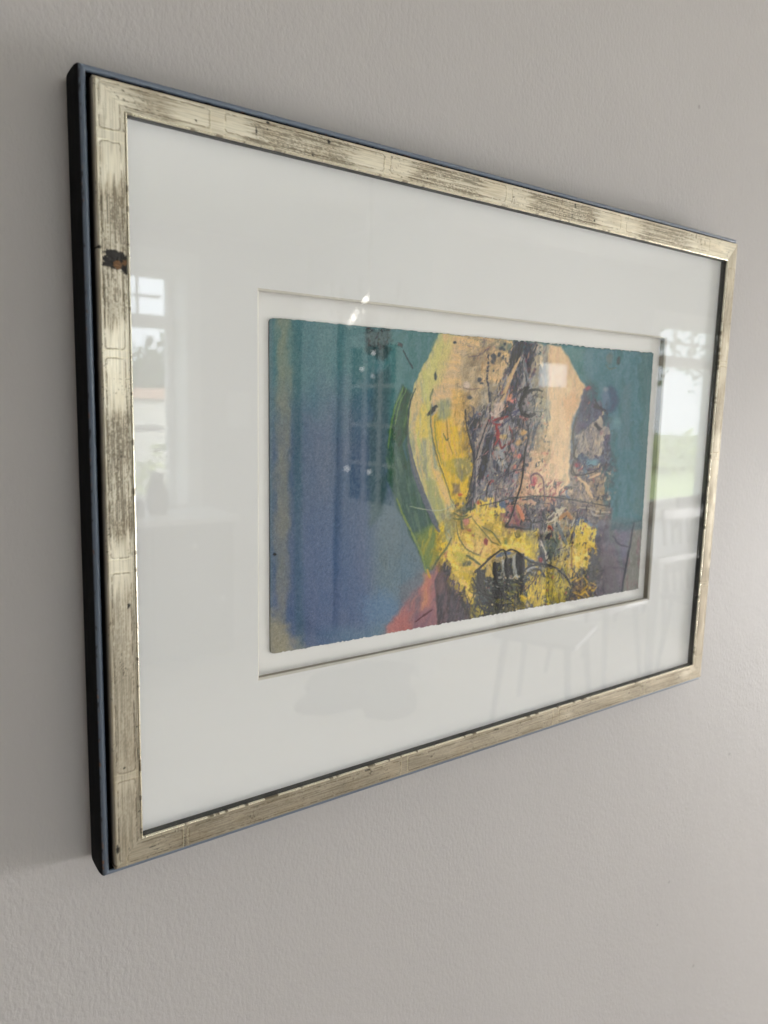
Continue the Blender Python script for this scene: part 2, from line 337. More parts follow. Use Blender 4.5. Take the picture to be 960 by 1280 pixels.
# chandeliers
m_cry = mat('cut_crystal', (.95, .97, 1), .02, spec=1.0)
P(m_cry).inputs['Transmission Weight'].default_value = .55
m_arm = mat('silvered_metal', (.75, .74, .70), .25, 1.0)
m_glint = mat('glowing_glint', (1, .95, .85), .3); P(m_glint).inputs['Emission Color'].default_value = (1, .96, .88, 1); P(m_glint).inputs['Emission Strength'].default_value = 16  # crystal glints of window light, made to glow
def drop(bm, p, r):
    bmesh.ops.create_icosphere(bm, subdivisions=1, radius=r, matrix=Matrix.Translation(p) @ Matrix.Diagonal((1, 1, 1.5, 1)))
m_glint_dim = mat('dim_glowing_glint', (1, 1, 1), .5); P(m_glint_dim).inputs['Emission Color'].default_value = (1, 1, 1, 1); P(m_glint_dim).inputs['Emission Strength'].default_value = 3.2  # weaker glow for the lower glints, added as small balls
def chandelier(c, R, label, drops, glints, D):
    t = empty('chandelier', c, label, 'chandelier')
    bm = bmesh.new(); tube(bm, [(0, 0, 0), (0, 0, CEIL - c.z)], .006); lathe(bm, [(.012, -.12), (.035, -.09), (.03, -.03), (.012, 0)], n=12); lathe(bm, [(.05, CEIL - c.z - .02), (.02, CEIL - c.z - .001)], n=12); done('stem', bm, m_arm, t, sm=True)
    for k in range(6):
        a = k*math.pi/3 + .3; ca, sa = math.cos(a)*R, math.sin(a)*R
        bm = bmesh.new(); tube(bm, [(ca*q, sa*q, -.06 - .07*math.sin(q*math.pi) + .06*q*q) for q in (0, .2, .4, .6, .8, 1)], .004, 6); lathe(bm, [(.004, 0), (.02, .006), (.006, .012), (.006, .05)], (ca, sa, 0), 8); done('arm', bm, m_arm, t, sm=True)
        bm = bmesh.new(); drop(bm, (ca, sa, -.06), .011); done('crystal', bm, m_cry, t)
    for (px, py, r) in drops:
        q = behind(px, py, D) - c; bm = bmesh.new(); drop(bm, q, r); done('crystal', bm, m_cry, t)
    for (px, py, r) in ([(467, 441, .009), (453, 461, .008), (466, 470, .006), (434, 586, .012), (462, 590, .009)] if D < 3 else []):
        q = behind(px, py, D) - c; bm = bmesh.new(); bmesh.ops.create_icosphere(bm, subdivisions=2, radius=r, matrix=Matrix.Translation(q)); done('glint_ball', bm, m_glint_dim, t, sm=True)
    for (px, py, r) in glints:
        q = behind(px, py, D) - c; bm = bmesh.new(); drop(bm, q, r); done('glint', bm, m_glint, t, sm=True)
    return t
chandelier(behind(462, 372, 2.3), .14, 'small crystal chandelier mirrored above the top left of the painting', [(444, 394, .012), (437, 404, .01), (468, 396, .01), (469, 412, .009), (450, 478, .008), (466, 470, .008), (467, 452, .006), (466, 460, .006)], [(459, 379, .018), (463, 387, .012), (448, 388, .008), (443, 396, .009), (438, 403, .008), ], 2.3)
chandelier(behind(800, 330, 3.6), .42, 'wide crystal chandelier mirrored at the top right of the glass', [(x, y, .014) for x, y in ((730, 332), (861, 327), (872, 344), (749, 348), (777, 389), (808, 379), (820, 352), (840, 360))], [(x, y, .010) for x, y in ((765, 326), (782, 372), (797, 372), (848, 386), (786, 380))], 3.6)
# dining table and chairs
tb = empty('dining_table', (4.3, -2.4, FLOOR), 'dark dining table mirrored faintly at the lower right of the glass', 'table')
bm = bmesh.new(); box(bm, (-.9, -.45, .71), (.9, .45, .745), .004); done('table_top', bm, m_dark, tb)
for sx_ in (-1, 1):
    for sy in (-1, 1):
        bm = bmesh.new(); x, y = sx_*.82, sy*.38; tube(bm, [(x, y, 0), (x, y, .71)], [.02, .032], 8); done('leg', bm, m_dark, tb)
ch = empty('spindle_chair', (0, 0, 0), 'dark spindle-back chair nearest the camera, mirrored below the painting', 'chair', 'chairs at the dining table')
bm = bmesh.new(); box(bm, (-.21, -.2, .43), (.21, .2, .46), .006); done('seat', bm, m_dark, ch)
for sx_ in (-1, 1):
    for sy in (-1, 1):
        bm = bmesh.new(); tube(bm, [(sx_*.2, sy*.19, 0), (sx_*.16, sy*.15, .43)], [.013, .018], 6); done('leg', bm, m_dark, ch)
for k in range(6):
    bm = bmesh.new(); x = -.17 + k*.068; tube(bm, [(x, .18, .46), (x*1.1, .23, .9)], .008 if 0 < k < 5 else .014, 6); done('spindle', bm, m_dark, ch)
bm = bmesh.new(); box(bm, (-.21, .215, .895), (.21, .24, .96), .005); done('top_rail', bm, m_dark, ch)
def copy_tree(o, parent=None):
    c = o.copy(); COL.objects.link(c)
    if parent: c.parent = parent
    for q in list(o.children): copy_tree(q, c)
    return c
spots = [(2.62, -2.02, 2.7, None), (3.35, -2.3, 3.0, 'dark spindle-back chair second from the camera, mirrored below the painting'),
         (3.95, -1.95, 3.2, 'dark spindle-back chair at the near side of the table, mirrored at the lower right corner'), (4.6, -2.77, -.1, 'dark spindle-back chair on the far side of the table, nearer the wide window')]
for i, (x, y, a, lb) in enumerate(spots):
    o = ch if i == 0 else copy_tree(ch); o.location = (x, y, FLOOR); o.rotation_euler.z = a
    if lb: o['label'] = lb
# dark cushion on the floor, a stand-in for an unclear form
bm = bmesh.new(); bmesh.ops.create_uvsphere(bm, u_segments=24, v_segments=14, radius=1)
for v in bm.verts:
    c = v.co; n_ = .28*math.sin(4*c.x + 2*c.y) + .22*math.sin(7*c.y + 1) + .1*math.sin(11*c.x); v.co = Vector((c.x*(.30 + n_*.3), c.y*(.22 + n_*.2), max(-.06, c.z*.13)*1.0 + .061))
m_silhouette = mat('dark_grey_matt', (.09, .085, .085), .9)
o = done('floor_silhouette', bm, m_silhouette, sm=True); q = behind(462, 885, 3.05); o.location = (q.x, q.y, FLOOR + .001); tag(o, 'dark grey floor cushion, a soft grey patch mirrored below the painting', 'silhouette')
# ---------------------------------------------------------------- the abstract painting, worked out stroke by stroke in numpy
PX0, PY0, PS = 326, 386, 2.0                    # working sheet: origin and samples per unit
PW, PH = 1000, 880
RG = np.random.RandomState(7)
_lat = [np.random.RandomState(100 + i).rand(256, 256) for i in range(6)]
def vnoise(x, y, k=0):
    g = _lat[k % 6]
    xi = np.floor(x).astype(int); yi = np.floor(y).astype(int)
    fx = x - xi; fy = y - yi
    fx = fx*fx*(3 - 2*fx); fy = fy*fy*(3 - 2*fy)
    a = g[yi & 255, xi & 255]; b = g[yi & 255, (xi + 1) & 255]
    c = g[(yi + 1) & 255, xi & 255]; d = g[(yi + 1) & 255, (xi + 1) & 255]
    return (a*(1 - fx) + b*fx)*(1 - fy) + (c*(1 - fx) + d*fx)*fy
def fbm(x, y, k=0, o=4):
    s = 0; a = .5; t = 0
    for i in range(o):
        s = s + a*vnoise(x*2**i + 17.3*i, y*2**i + 9.1*i, k + i); t += a; a *= .55
    return s/t
gy, gx = np.mgrid[0:PH, 0:PW]
GX = PX0 + gx/PS; GY = PY0 + gy/PS
CV = np.zeros((PH, PW, 3)); HT = np.zeros((PH, PW))
def sst(a, b, x):
    t = np.clip((x - a)/(b - a), 0, 1); return t*t*(3 - 2*t)
def window(pts, pad):
    xs = [p[0] for p in pts]; ys = [p[1] for p in pts]
    x0 = int(max(0, (min(xs) - pad - PX0)*PS)); x1 = int(min(PW, (max(xs) + pad - PX0)*PS + 1))
    y0 = int(max(0, (min(ys) - pad - PY0)*PS)); y1 = int(min(PH, (max(ys) + pad - PY0)*PS + 1))
    return (slice(y0, max(y0, y1)), slice(x0, max(x0, x1)))
def segd(X, Y, a, b):
    dx, dy = b[0] - a[0], b[1] - a[1]
    t = np.clip(((X - a[0])*dx + (Y - a[1])*dy)/(dx*dx + dy*dy + 1e-9), 0, 1)
    return np.hypot(X - a[0] - t*dx, Y - a[1] - t*dy), t
def smooth(pts, n=6):
    P = [np.array(p, float) for p in pts]
    if len(P) < 3: return [tuple(p) for p in P]
    P = [2*P[0] - P[1]] + P + [2*P[-1] - P[-2]]
    out = []
    for i in range(1, len(P) - 2):
        for j in range(n):
            t = j/n
            out.append(tuple(.5*(2*P[i] + (P[i+1] - P[i-1])*t + (2*P[i-1] - 5*P[i] + 4*P[i+1] - P[i+2])*t*t + (3*P[i] - P[i-1] - 3*P[i+1] + P[i+2])*t**3)))
    out.append(tuple(P[-2])); return out
def polymask(pts, soft, rough, ns, w, k=0):
    X = GX[w]; Y = GY[w]
    X = X + (fbm(X/ns, Y/ns, k) - .5)*2*rough; Y = Y + (fbm(X/ns + 40, Y/ns + 7, k + 2) - .5)*2*rough
    ins = np.zeros(X.shape, bool); dist = np.full(X.shape, 1e9)
    for i in range(len(pts)):
        a = pts[i]; b = pts[(i + 1) % len(pts)]
        dd, _ = segd(X, Y, a, b); dist = np.minimum(dist, dd)
        if a[1] != b[1]:
            c = (a[1] > Y) != (b[1] > Y)
            ins ^= c & (X < (b[0] - a[0])*(Y - a[1])/(b[1] - a[1]) + a[0])
    sd = np.where(ins, dist, -dist)
    return sst(-soft, soft, sd)
def lay(w, m, col, h=0.0):
    col = np.asarray(col, float)
    CV[w] = CV[w]*(1 - m[..., None]) + col*m[..., None]
    if h: HT[w] += m*h
def poly(pts, col, soft=1.0, rough=1.5, ns=9, a=1.0, col2=None, ang=90, stretch=6, cs=4, k=0, h=.15, dry=0.0):
    """a field of paint; col2 mixes in as brush streaks along ang; dry > 0 lets the ground grin through"""
    w = window(pts, 4 + soft + rough); m = polymask(pts, soft, rough, ns, w, k)*a
    X = GX[w]; Y = GY[w]; r = math.radians(ang)
    u = (X*math.cos(r) + Y*math.sin(r))/stretch; v = (-X*math.sin(r) + Y*math.cos(r))
    if dry: m = m*sst(dry - .12, dry + .12, fbm(u/3, v/1.6, k + 3))
    c = np.ones(X.shape + (3,))*np.array(col, float)
    if col2 is not None:
        cols = [col2] if not isinstance(col2, list) else col2
        for i, cc in enumerate(cols):
            n = sst(.5, .68, fbm(u/cs + 31*i, v/cs + 11*i, k + 1 + i))
            c = c*(1 - n[..., None]*.85) + np.array(cc, float)*n[..., None]*.85
    lay(w, m, c, h)
LATE = []; REC = [True]
def line(pts, wd, col, a=1.0, taper=.4, brk=0.0, sm=True, soft=.45, h=.25, wob=.5, k=0):
    if REC[0]: LATE.append(('l', (pts, wd, col, a, taper, brk, sm, soft, h, wob, k)))
    P = smooth(pts) if sm else pts
    w = window(P, wd + 3); X = GX[w]; Y = GY[w]
    if X.size == 0: return
    X = X + (fbm(X/4, Y/4, k) - .5)*2*wob; Y = Y + (fbm(X/4 + 9, Y/4, k + 1) - .5)*2*wob
    best = np.full(X.shape, 1e9); tt = np.zeros(X.shape); n = len(P) - 1
    for i in range(n):
        dd, t = segd(X, Y, P[i], P[i+1]); c = dd < best
        best = np.where(c, dd, best); tt = np.where(c, (i + t)/n, tt)
    wl = wd*.5*(1 - taper*np.abs(2*tt - 1)**2.2)
    m = sst(wl + soft, wl - soft, best)*a
    if brk: m = m*sst(brk - .1, brk + .1, fbm(X/2.2, Y/2.2, k + 3))
    lay(w, m, col, h)
def blob(x, y, rx, ry, col, a=1.0, soft=.35, rough=.25, k=0, rot=0, h=.1):
    if REC[0] and max(rx, ry) < 6: LATE.append(('b', (x, y, rx, ry, col, a, soft, rough, k, rot, h)))
    R = max(rx, ry)*1.6 + 2; w = window([(x, y)], R); X = GX[w] - x; Y = GY[w] - y
    if X.size == 0: return
    r = math.radians(rot); U = X*math.cos(r) + Y*math.sin(r); V = -X*math.sin(r) + Y*math.cos(r)
    q = np.hypot(U/rx, V/ry) + (fbm(GX[w]/3.2, GY[w]/3.2, k) - .5)*2*rough
    lay(w, sst(1 + soft, 1 - soft, q)*a, col, h)
def dabs(region, n, pal, ln=(2, 7), wd=(.7, 2), ang=90, spread=30, a=(.5, .95), seed=1, curve=.3):
    REC[0] = False; r = np.random.RandomState(seed); xs = [p[0] for p in region]; ys = [p[1] for p in region]; c = 0
    def inside(x, y):
        s = False
        for i in range(len(region)):
            p = region[i]; q = region[(i + 1) % len(region)]
            if (p[1] > y) != (q[1] > y) and x < (q[0] - p[0])*(y - p[1])/(q[1] - p[1]) + p[0]: s = not s
        return s
    while c < n:
        x = r.uniform(min(xs), max(xs)); y = r.uniform(min(ys), max(ys))
        if not inside(x, y): 
            c += .2; continue
        c += 1
        L = r.uniform(*ln); t = math.radians(ang + r.normal()*spread); b = r.normal()*curve*L
        dx, dy = math.cos(t)*L/2, math.sin(t)*L/2
        col = np.array(pal[r.randint(len(pal))], float) + r.normal(size=3)*4
        line([(x - dx, y - dy), (x - dy/L*b*1.0, y + dx/L*b), (x + dx, y + dy)], r.uniform(*wd), col, r.uniform(*a), .8, k=r.randint(6), wob=.8)
    REC[0] = True

def paint():
    # --- grounds: teal, blue, olive edge
    X, Y = GX, GY
    top = np.array([77, 113, 117.]); mid = np.array([80, 96, 117.]); bot = np.array([82, 97, 125.])
    t1 = sst(430, 560, Y + (fbm(X/30, Y/60, 1) - .5)*80)[..., None]; t2 = sst(600, 760, Y)[..., None]
    c = top*(1 - t1) + mid*t1; c = c*(1 - t2) + bot*t2
    CV[:] = c
    n = (fbm(X/14, Y/50, 2) - .5)[..., None]
    CV[:] = CV + n*np.array([26, 14, 8.])
    ol = sst(14, 3, np.abs(X - 353 + (Y - 600)*.008 + (fbm(X/9, Y/26, 3) - .5)*14))*(.45 + .55*fbm(X/10, Y/22, 4))
    lay(slice(None), np.clip(ol, 0, 1)*.7, (138, 134, 108))
    ed = sst(344, 337, X)*.6; lay(slice(None), ed, (98, 118, 122))
    dv = sst(9, 2, np.abs(X - 371 - (Y - 450)*.01))*sst(400, 420, Y)*.35; lay(slice(None), dv, (62, 96, 100))
    bc = sst(0, 1, (Y - 752 - (X - 338)*1.0 + (fbm(X/9, Y/9, 1) - .5)*40)/34); lay(slice(None), bc*.75*(X < 420), (142, 138, 118))
    bg = sst(450, 480, X)*sst(600, 640, Y)*sst(560, 520, X); lay(slice(None), bg*.8, (98, 117, 122))
    br = sst(0, 1, (fbm(X/8, Y/20, 5) - .42)*4)*sst(462, 480, X)*sst(540, 520, X)*sst(640, 690, Y); lay(slice(None), br*.35, (86, 98, 100))
    blob(478, 762, 26, 22, (88, 116, 146), .8, .6, .4, 2); blob(505, 720, 14, 26, (92, 118, 136), .5, .7)
    blob(410, 700, 40, 70, (76, 96, 128), .5, .9); blob(445, 795, 40, 12, (92, 120, 140), .6, .8)
    poly([(486, 410), (552, 414), (548, 440), (528, 470), (514, 492), (486, 540), (478, 470)], (72, 112, 112), 6, 4, 12, .85, (82, 120, 122))
    poly([(466, 470), (488, 455), (486, 560), (478, 640), (462, 660), (462, 540)], (72, 92, 96), 5, 4, 14, .75)
    poly([(456, 410), (488, 412), (487, 446), (478, 452), (458, 440)], (70, 84, 84), 3, 5, 6, .75, (50, 58, 60), cs=2)
    poly([(474, 600), (484, 590), (482, 618), (474, 640)], (62, 82, 84), 3, 2, 6, .7)
    dabs([(456, 408), (490, 412), (488, 440), (458, 432)], 50, [(44, 54, 58), (50, 60, 62), (36, 44, 48)], (1.5, 5), (.7, 2), 90, 60, seed=3)
    for p in ([(497, 428), (503, 434)], [(504, 438), (511, 452)], [(511, 452), (516, 460)]): line(p, 1.6, (44, 62, 66), .8, sm=False)
    blob(500, 431, 3, 2, (40, 56, 60), .9)
    # --- green band
    GB = [(503, 482), (493, 508), (486, 540), (482, 572), (485, 600), (492, 622), (502, 646), (514, 670), (526, 698), (534, 716), (550, 706), (562, 688), (556, 664), (545, 650), (531, 626), (519, 600), (511, 560), (511, 520), (517, 494)]
    poly(GB, (64, 88, 80), 2.5, 2.5, 9, .95, [(58, 86, 68), (82, 106, 90)], 78, 8, 3)
    poly([(503, 482), (493, 508), (486, 545), (500, 560), (511, 545), (511, 515), (517, 494)], (54, 82, 64), 2.5, 2, 8, .8, [(84, 106, 66), (44, 72, 66)], 100, 8, 2)
    poly([(520, 668), (545, 655), (560, 672), (560, 696), (545, 712), (532, 712)], (120, 132, 68), 6, 4, 9, .7, (176, 160, 60), 105)
    line([(504, 484), (494, 508), (488, 536), (485, 560)], 2.2, (98, 126, 76), .55); line([(508, 486), (499, 506), (494, 530)], 1.4, (112, 136, 84), .4)
    line([(496, 624), (503, 642), (513, 663), (522, 682), (529, 700), (532, 716)], 2.6, (116, 132, 78), .75, brk=.35)
    line([(512, 540), (505, 555), (509, 575)], 3, (60, 92, 104), .4)
    # --- yellow / beige crescent
    CR = [(550, 416), (543, 432), (531, 454), (518, 480), (511, 505), (510, 540), (515, 570), (524, 598), (536, 628), (548, 654), (568, 668), (572, 640), (564, 622), (555, 600), (547, 578), (541, 552), (538, 520), (540, 495), (545, 470), (556, 440), (562, 417)]
    poly(CR, (178, 170, 118), 1, 1.2, 8, 1, [(186, 164, 118), (170, 172, 104), (136, 140, 120)], 84, 10, 3)
    poly([(550, 418), (560, 418), (552, 450), (546, 480), (540, 500), (524, 500), (530, 470), (543, 440)], (178, 178, 116), 4, 3, 9, .75, (186, 186, 124))
    poly([(514, 500), (524, 478), (528, 500), (522, 530), (513, 540)], (184, 164, 118), 3, 2, 6, .8, (136, 136, 126), 110)
    poly([(520, 520), (532, 500), (537, 520), (540, 545), (530, 550), (522, 545)], (194, 176, 88), 3, 3, 7, .8, (178, 170, 110))
    poly([(540, 585), (550, 590), (562, 622), (560, 632), (549, 620)], (200, 172, 116), 2, 1, 6, .9, (196, 172, 92), 68, 10)
    poly([(531, 600), (543, 600), (556, 640), (546, 645), (536, 625)], (142, 148, 100), 2, 2, 6, .7, (168, 164, 100), 68, 10)
    dabs(CR[:14], 90, [(136, 138, 128), (196, 180, 96), (150, 154, 112), (200, 184, 140), (120, 124, 108)], (4, 16), (.6, 1.6), 80, 16, (.25, .6), 4, .1)
    line([(519, 486), (512, 506), (509.5, 535), (511, 562)], 1.8, (58, 74, 72), .85); line([(511, 556), (517, 585), (527, 614), (538, 642), (548, 664)], 6.5, (88, 96, 106), .92, .5, k=2)
    line([(509, 520), (511, 560), (520, 592), (531, 618)], 1.5, (120, 112, 96), .6)
    line([(512, 633), (540, 638), (558, 636), (566, 630)], 1, (170, 180, 150), .6)
    # --- forehead: beige flesh
    FH = [(553, 417), (602, 420), (644, 425), (638, 450), (628, 480), (622, 500), (612, 512), (600, 506), (592, 515), (586, 532), (560, 530), (541, 520), (539, 498), (543, 472), (553, 440)]
    poly(FH, (184, 160, 122), 2.5, 2, 9, 1, [(196, 170, 122), (178, 158, 124)], 10, 4, 4)
    poly([(546, 430), (566, 418), (560, 450), (548, 480), (538, 490), (534, 470)], (178, 174, 112), 6, 4, 9, .8)
    poly([(578, 440), (606, 438), (602, 470), (596, 500), (580, 500), (576, 470)], (158, 148, 124), 5, 5, 8, .55, (136, 132, 122))
    poly([(604, 480), (624, 478), (620, 510), (606, 515), (598, 505)], (156, 150, 134), 4, 3, 7, .7, (130, 132, 128))
    dabs([(575, 420), (635, 424), (615, 445), (580, 450)], 90, [(112, 100, 98), (130, 112, 96), (98, 92, 96), (208, 184, 132)], (3, 11), (.6, 1.5), -20, 25, (.3, .75), 5)
    dabs(FH, 160, [(168, 146, 112), (206, 182, 136), (150, 134, 110), (126, 120, 106)], (1.5, 6), (.5, 1.3), 10, 50, (.2, .5), 6)
    for (x, y, rx, ry) in ((617, 446, 4, 4), (615, 452, 2.5, 3), (626, 436, 3, 2.5), (631, 430, 2, 2), (624, 443, 2, 3), (630, 437, 2, 2), (599, 475, 2.6, 2.2), (602, 479, 2.4, 1.5), (617, 463, 1.5, 1.2), (568, 428, 2, 1.4), (544, 471, 1.6, 4), (628, 447, 1.5, 1.5), (587, 497, 4, 2.6), (612, 493, 2, 4)):
        blob(x, y, rx, ry, (62, 68, 76), .85, .4, .6, int(x) % 6)
    line([(610, 444), (610, 458), (609, 474), (611, 488), (612, 506), (613, 530)], 2.2, (64, 66, 76), .85, .2, .42, k=1)
    line([(585, 446), (598, 444), (610, 436), (608, 440)], 1.3, (96, 86, 90), .8); line([(579, 485), (590, 487), (600, 485)], 1.6, (112, 96, 88), .7)
    line([(604, 452), (602, 466)], 1.6, (150, 120, 86), .6); blob(583, 481, 4.5, 4, (196, 182, 166), .8, .6)
    blob(544, 470, 1.4, 5, (70, 80, 74), .8); line([(541, 486), (537, 500)], 2, (104, 110, 84), .8)
    blob(540, 513, 7, 2.6, (46, 54, 54), 1, .25, .5, 1, -48); blob(545, 508, 2.5, 2, (50, 58, 54), .9, .4, .6)
    # --- yellow of the cheek edge
    YL = [(540, 520), (548, 512), (566, 512), (584, 516), (583, 530), (588, 552), (592, 576), (590, 600), (584, 622), (570, 634), (562, 620), (553, 596), (545, 572), (540, 545)]
    poly(YL, (198, 168, 58), 1.5, 1.5, 7, 1, [(206, 176, 72), (178, 152, 60), (196, 160, 84)], 86, 10, 3)
    poly([(546, 503), (562, 498), (566, 518), (556, 526), (546, 524)], (146, 148, 108), 4, 3, 6, .9, (112, 124, 108))
    poly([(564, 488), (586, 490), (590, 510), (582, 535), (564, 532)], (196, 164, 100), 4, 3, 7, .9, [(168, 134, 80), (206, 176, 116)], 95, 4, 2)
    poly([(572, 540), (586, 530), (588, 560), (574, 568)], (146, 124, 78), 2, 2, 5, .75, (188, 154, 70), 90, 8, 2)
    poly([(566, 574), (590, 572), (588, 590), (576, 602), (568, 590)], (128, 126, 84), 2.5, 2.5, 5, .85, (100, 106, 92), 95, 6, 2)
    poly([(552, 576), (568, 574), (572, 592), (558, 590)], (168, 152, 66), 3, 2, 5, .8)
    dabs(YL, 110, [(214, 186, 84), (166, 134, 50), (122, 108, 62), (206, 172, 110)], (4, 12), (.5, 1.5), 84, 12, (.25, .65), 8, .08)
    poly([(565, 604), (574, 604), (574, 618), (566, 618)], (112, 98, 76), 2, 3, 4, .9)
    blob(575, 618, 3, 2, (176, 92, 62), .9)
    line([(539, 505), (538, 530), (542, 555), (549, 580), (557, 602), (565, 628)], 1.3, (92, 96, 70), .8); line([(543, 520), (545, 552), (552, 580)], 1.2, (108, 120, 66), .7)
    line([(558, 524), (560, 548), (566, 568)], 1, (120, 100, 56), .6); line([(554, 542), (558, 550), (561, 548)], 1.5, (80, 88, 64), .8)
    line([(582, 512), (583, 534), (589, 556), (592, 578), (589, 600), (583, 624)], 1.6, (60, 60, 62), .85, .3, .25)
    # --- nose mass: greys, navy, reds
    NM = [(641, 426), (674, 430), (671, 450), (668, 480), (672, 500), (668, 530), (660, 560), (650, 590), (640, 622), (620, 630), (600, 632), (584, 628), (590, 600), (593, 575), (588, 545), (584, 528), (592, 512), (612, 506), (624, 490), (630, 466), (637, 446)]
    poly(NM, (128, 128, 130), 1.2, 2.2, 6, 1, [(100, 104, 116), (152, 142, 132), (84, 88, 102)], 100, 4, 3)
    N = (62, 66, 82)
    for P, s in (([(641, 426), (656, 427), (652, 446), (640, 462), (634, 470), (636, 446)], 1), ([(654, 427), (673, 430), (670, 452), (660, 466), (657, 446)], 2), ([(646, 452), (655, 452), (652, 476), (644, 500), (636, 496), (640, 470)], 3),
                 ([(607, 545), (618, 540), (616, 560), (608, 592), (600, 606), (596, 600), (602, 570)], 4), ([(590, 505), (595, 520), (594, 570), (588, 530), (584, 528)], 5), ([(584, 528), (600, 520), (600, 534), (590, 538)], 1),
                 ([(614, 568), (622, 578), (630, 592), (622, 594), (614, 584)], 2), ([(645, 522), (656, 522), (654, 534), (646, 536)], 3), ([(632, 500), (640, 508), (640, 512), (632, 514)], 4), ([(634, 508), (648, 502), (636, 520), (620, 528)], 5), ([(660, 455), (668, 450), (664, 470), (658, 466)], 1)):
        poly(P, N if s % 2 else (54, 58, 72), 1, 2.6, 4, .95, (84, 86, 100), 95, 3, 2, k=s)
    line([(650, 445), (640, 466), (632, 486), (622, 512)], 4, (176, 152, 112), .85, .5); line([(652, 448), (656, 466), (652, 480)], 2, (146, 146, 138), .8)
    line([(655, 446), (659, 470), (664, 484)], 2.4, (120, 128, 134), .7)
    line([(612, 520), (604, 540), (597, 566), (592, 590)], 7, (140, 130, 122), .8, .4); line([(612, 522), (604, 542), (597, 564), (593, 580)], 1.7, (50, 54, 60), .95, .2)
    blob(624, 512, 9, 11, (186, 172, 158), .95, .35, .35, 2, 15); line([(634, 500), (640, 488), (634, 508), (632, 516)], 3.5, (190, 132, 104), .8)
    poly([(612, 548), (618, 536), (640, 560), (636, 586), (626, 592), (616, 570)], (132, 138, 140), 2, 2, 5, .85, (158, 148, 138), 100, 6, 2)
    line([(616, 526), (626, 523), (634, 520)], 3.4, (132, 44, 56), .95); line([(620, 532), (622, 545), (617, 556)], 4.2, (140, 48, 54), .9, k=3); line([(610, 525), (618, 530), (626, 530)], 2, (124, 50, 60), .8)
    line([(624, 548), (626, 560), (632, 556)], 2.6, (110, 44, 54), .8); line([(636, 532), (640, 544), (636, 556)], 1.8, (150, 80, 74), .8)
    blob(664, 454, 3.5, 6, (82, 36, 50), .9, .4, .5); blob(657, 450, 1.6, 4, (150, 72, 84), .8); blob(641, 502, 5, 3.4, (196, 126, 118), .9, .3, .6); blob(646, 476, 1.6, 5, (176, 130, 116), .8)
    blob(656, 524, 5, 2.8, (180, 96, 84), .85); blob(654, 540, 5, 4, (196, 158, 104), .9, .3, .5); blob(629, 546, 5, 3.4, (200, 172, 110), .8, .3, .6); blob(648, 570, 3.6, 3, (184, 110, 98), .9); blob(640, 562, 4, 4, (158, 122, 120), .8)
    blob(661, 505, 6.5, 13, (132, 130, 130), .95, .25, .1)
    line([(674, 487), (666, 488), (657, 493), (652, 502), (651, 511), (655, 518), (663, 519), (668, 516)], 3, (34, 42, 46), 1, .5); line([(650, 490), (660, 484), (654, 492)], 3.2, (32, 40, 46), .95); line([(666, 496), (668, 506), (666, 516)], 1.6, (58, 62, 66), .8); line([(668, 514), (678, 515), (682, 512)], 1.4, (70, 76, 80), .8)
    line([(590, 530), (592, 560), (593, 600), (588, 640)], 2, (56, 62, 76), .8); line([(597, 570), (595, 600), (596, 640)], 1.6, (150, 146, 140), .7)
    line([(634, 520), (650, 512), (634, 526), (618, 540)], 1.4, (56, 60, 92), .7)
    line([(650, 535), (642, 545), (637, 556), (640, 570), (636, 585)], 1.3, (44, 46, 52), .85); line([(660, 532), (660, 548), (656, 566), (654, 588), (650, 610), (645, 625), (640, 642), (636, 652), (632, 658), (645, 659), (656, 661), (663, 660), (663, 650), (655, 650)], 2, (48, 50, 56), .95, .15, k=4)
    line([(675, 524), (668, 540), (664, 556), (660, 570)], 1.7, (62, 66, 72), .85); line([(624, 597), (640, 590), (654, 585)], 1.6, (62, 54, 60), .85); line([(632, 575), (634, 590), (628, 600)], 1.4, (64, 66, 78), .7)
    dabs(NM, 420, [(54, 58, 72), (66, 70, 84), (154, 150, 142), (176, 158, 130), (92, 96, 108), (140, 84, 84), (120, 60, 66), (188, 176, 158)], (1.5, 7), (.5, 1.7), 105, 30, (.35, .85), 11)
    # --- flesh column with combed left edge
    FC = [(684, 431), (702, 433), (711, 446), (721, 467), (732, 482), (729, 496), (721, 512), (714, 528), (713, 560), (712, 596), (708, 622), (690, 628), (650, 632), (640, 640), (644, 618), (655, 588), (664, 560), (670, 536), (676, 520), (678, 500), (674, 470), (672, 440)]
    poly(FC, (192, 165, 131), 1.5, 1.6, 7, 1, [(198, 174, 136), (184, 156, 120)], 92, 7, 4)
    poly([(671, 430), (686, 432), (684, 470), (688, 520), (676, 540), (668, 500), (668, 460)], (148, 144, 130), 2, 2, 6, .9, [(184, 168, 132), (112, 116, 118)], 90, 12, 1.4)
    poly([(702, 500), (716, 490), (724, 500), (716, 520), (708, 540)], (186, 144, 108), 4, 3, 6, .6)
    poly([(656, 560), (690, 560), (700, 610), (700, 640), (630, 645), (640, 620)], (192, 156, 124), 5, 5, 7, .55, (160, 108, 100), 100, 3, 2, dry=.45)
    dabs([(650, 575), (700, 600), (705, 640), (620, 650), (620, 610)], 230, [(152, 82, 84), (110, 66, 72), (198, 150, 120), (84, 76, 84), (206, 182, 140), (170, 108, 100)], (1.5, 7), (.5, 1.5), 110, 45, (.35, .8), 12)
    dabs([(672, 430), (686, 432), (688, 520), (672, 560)], 90, [(96, 102, 108), (78, 84, 92), (190, 176, 144), (120, 124, 124)], (6, 20), (.5, 1.1), 91, 4, (.3, .7), 13, .02)
    dabs([(664, 520), (684, 520), (682, 580), (654, 600)], 80, [(96, 84, 84), (150, 92, 82), (70, 72, 78), (204, 180, 140)], (3, 10), (.5, 1.4), 100, 14, (.35, .75), 14, .1)
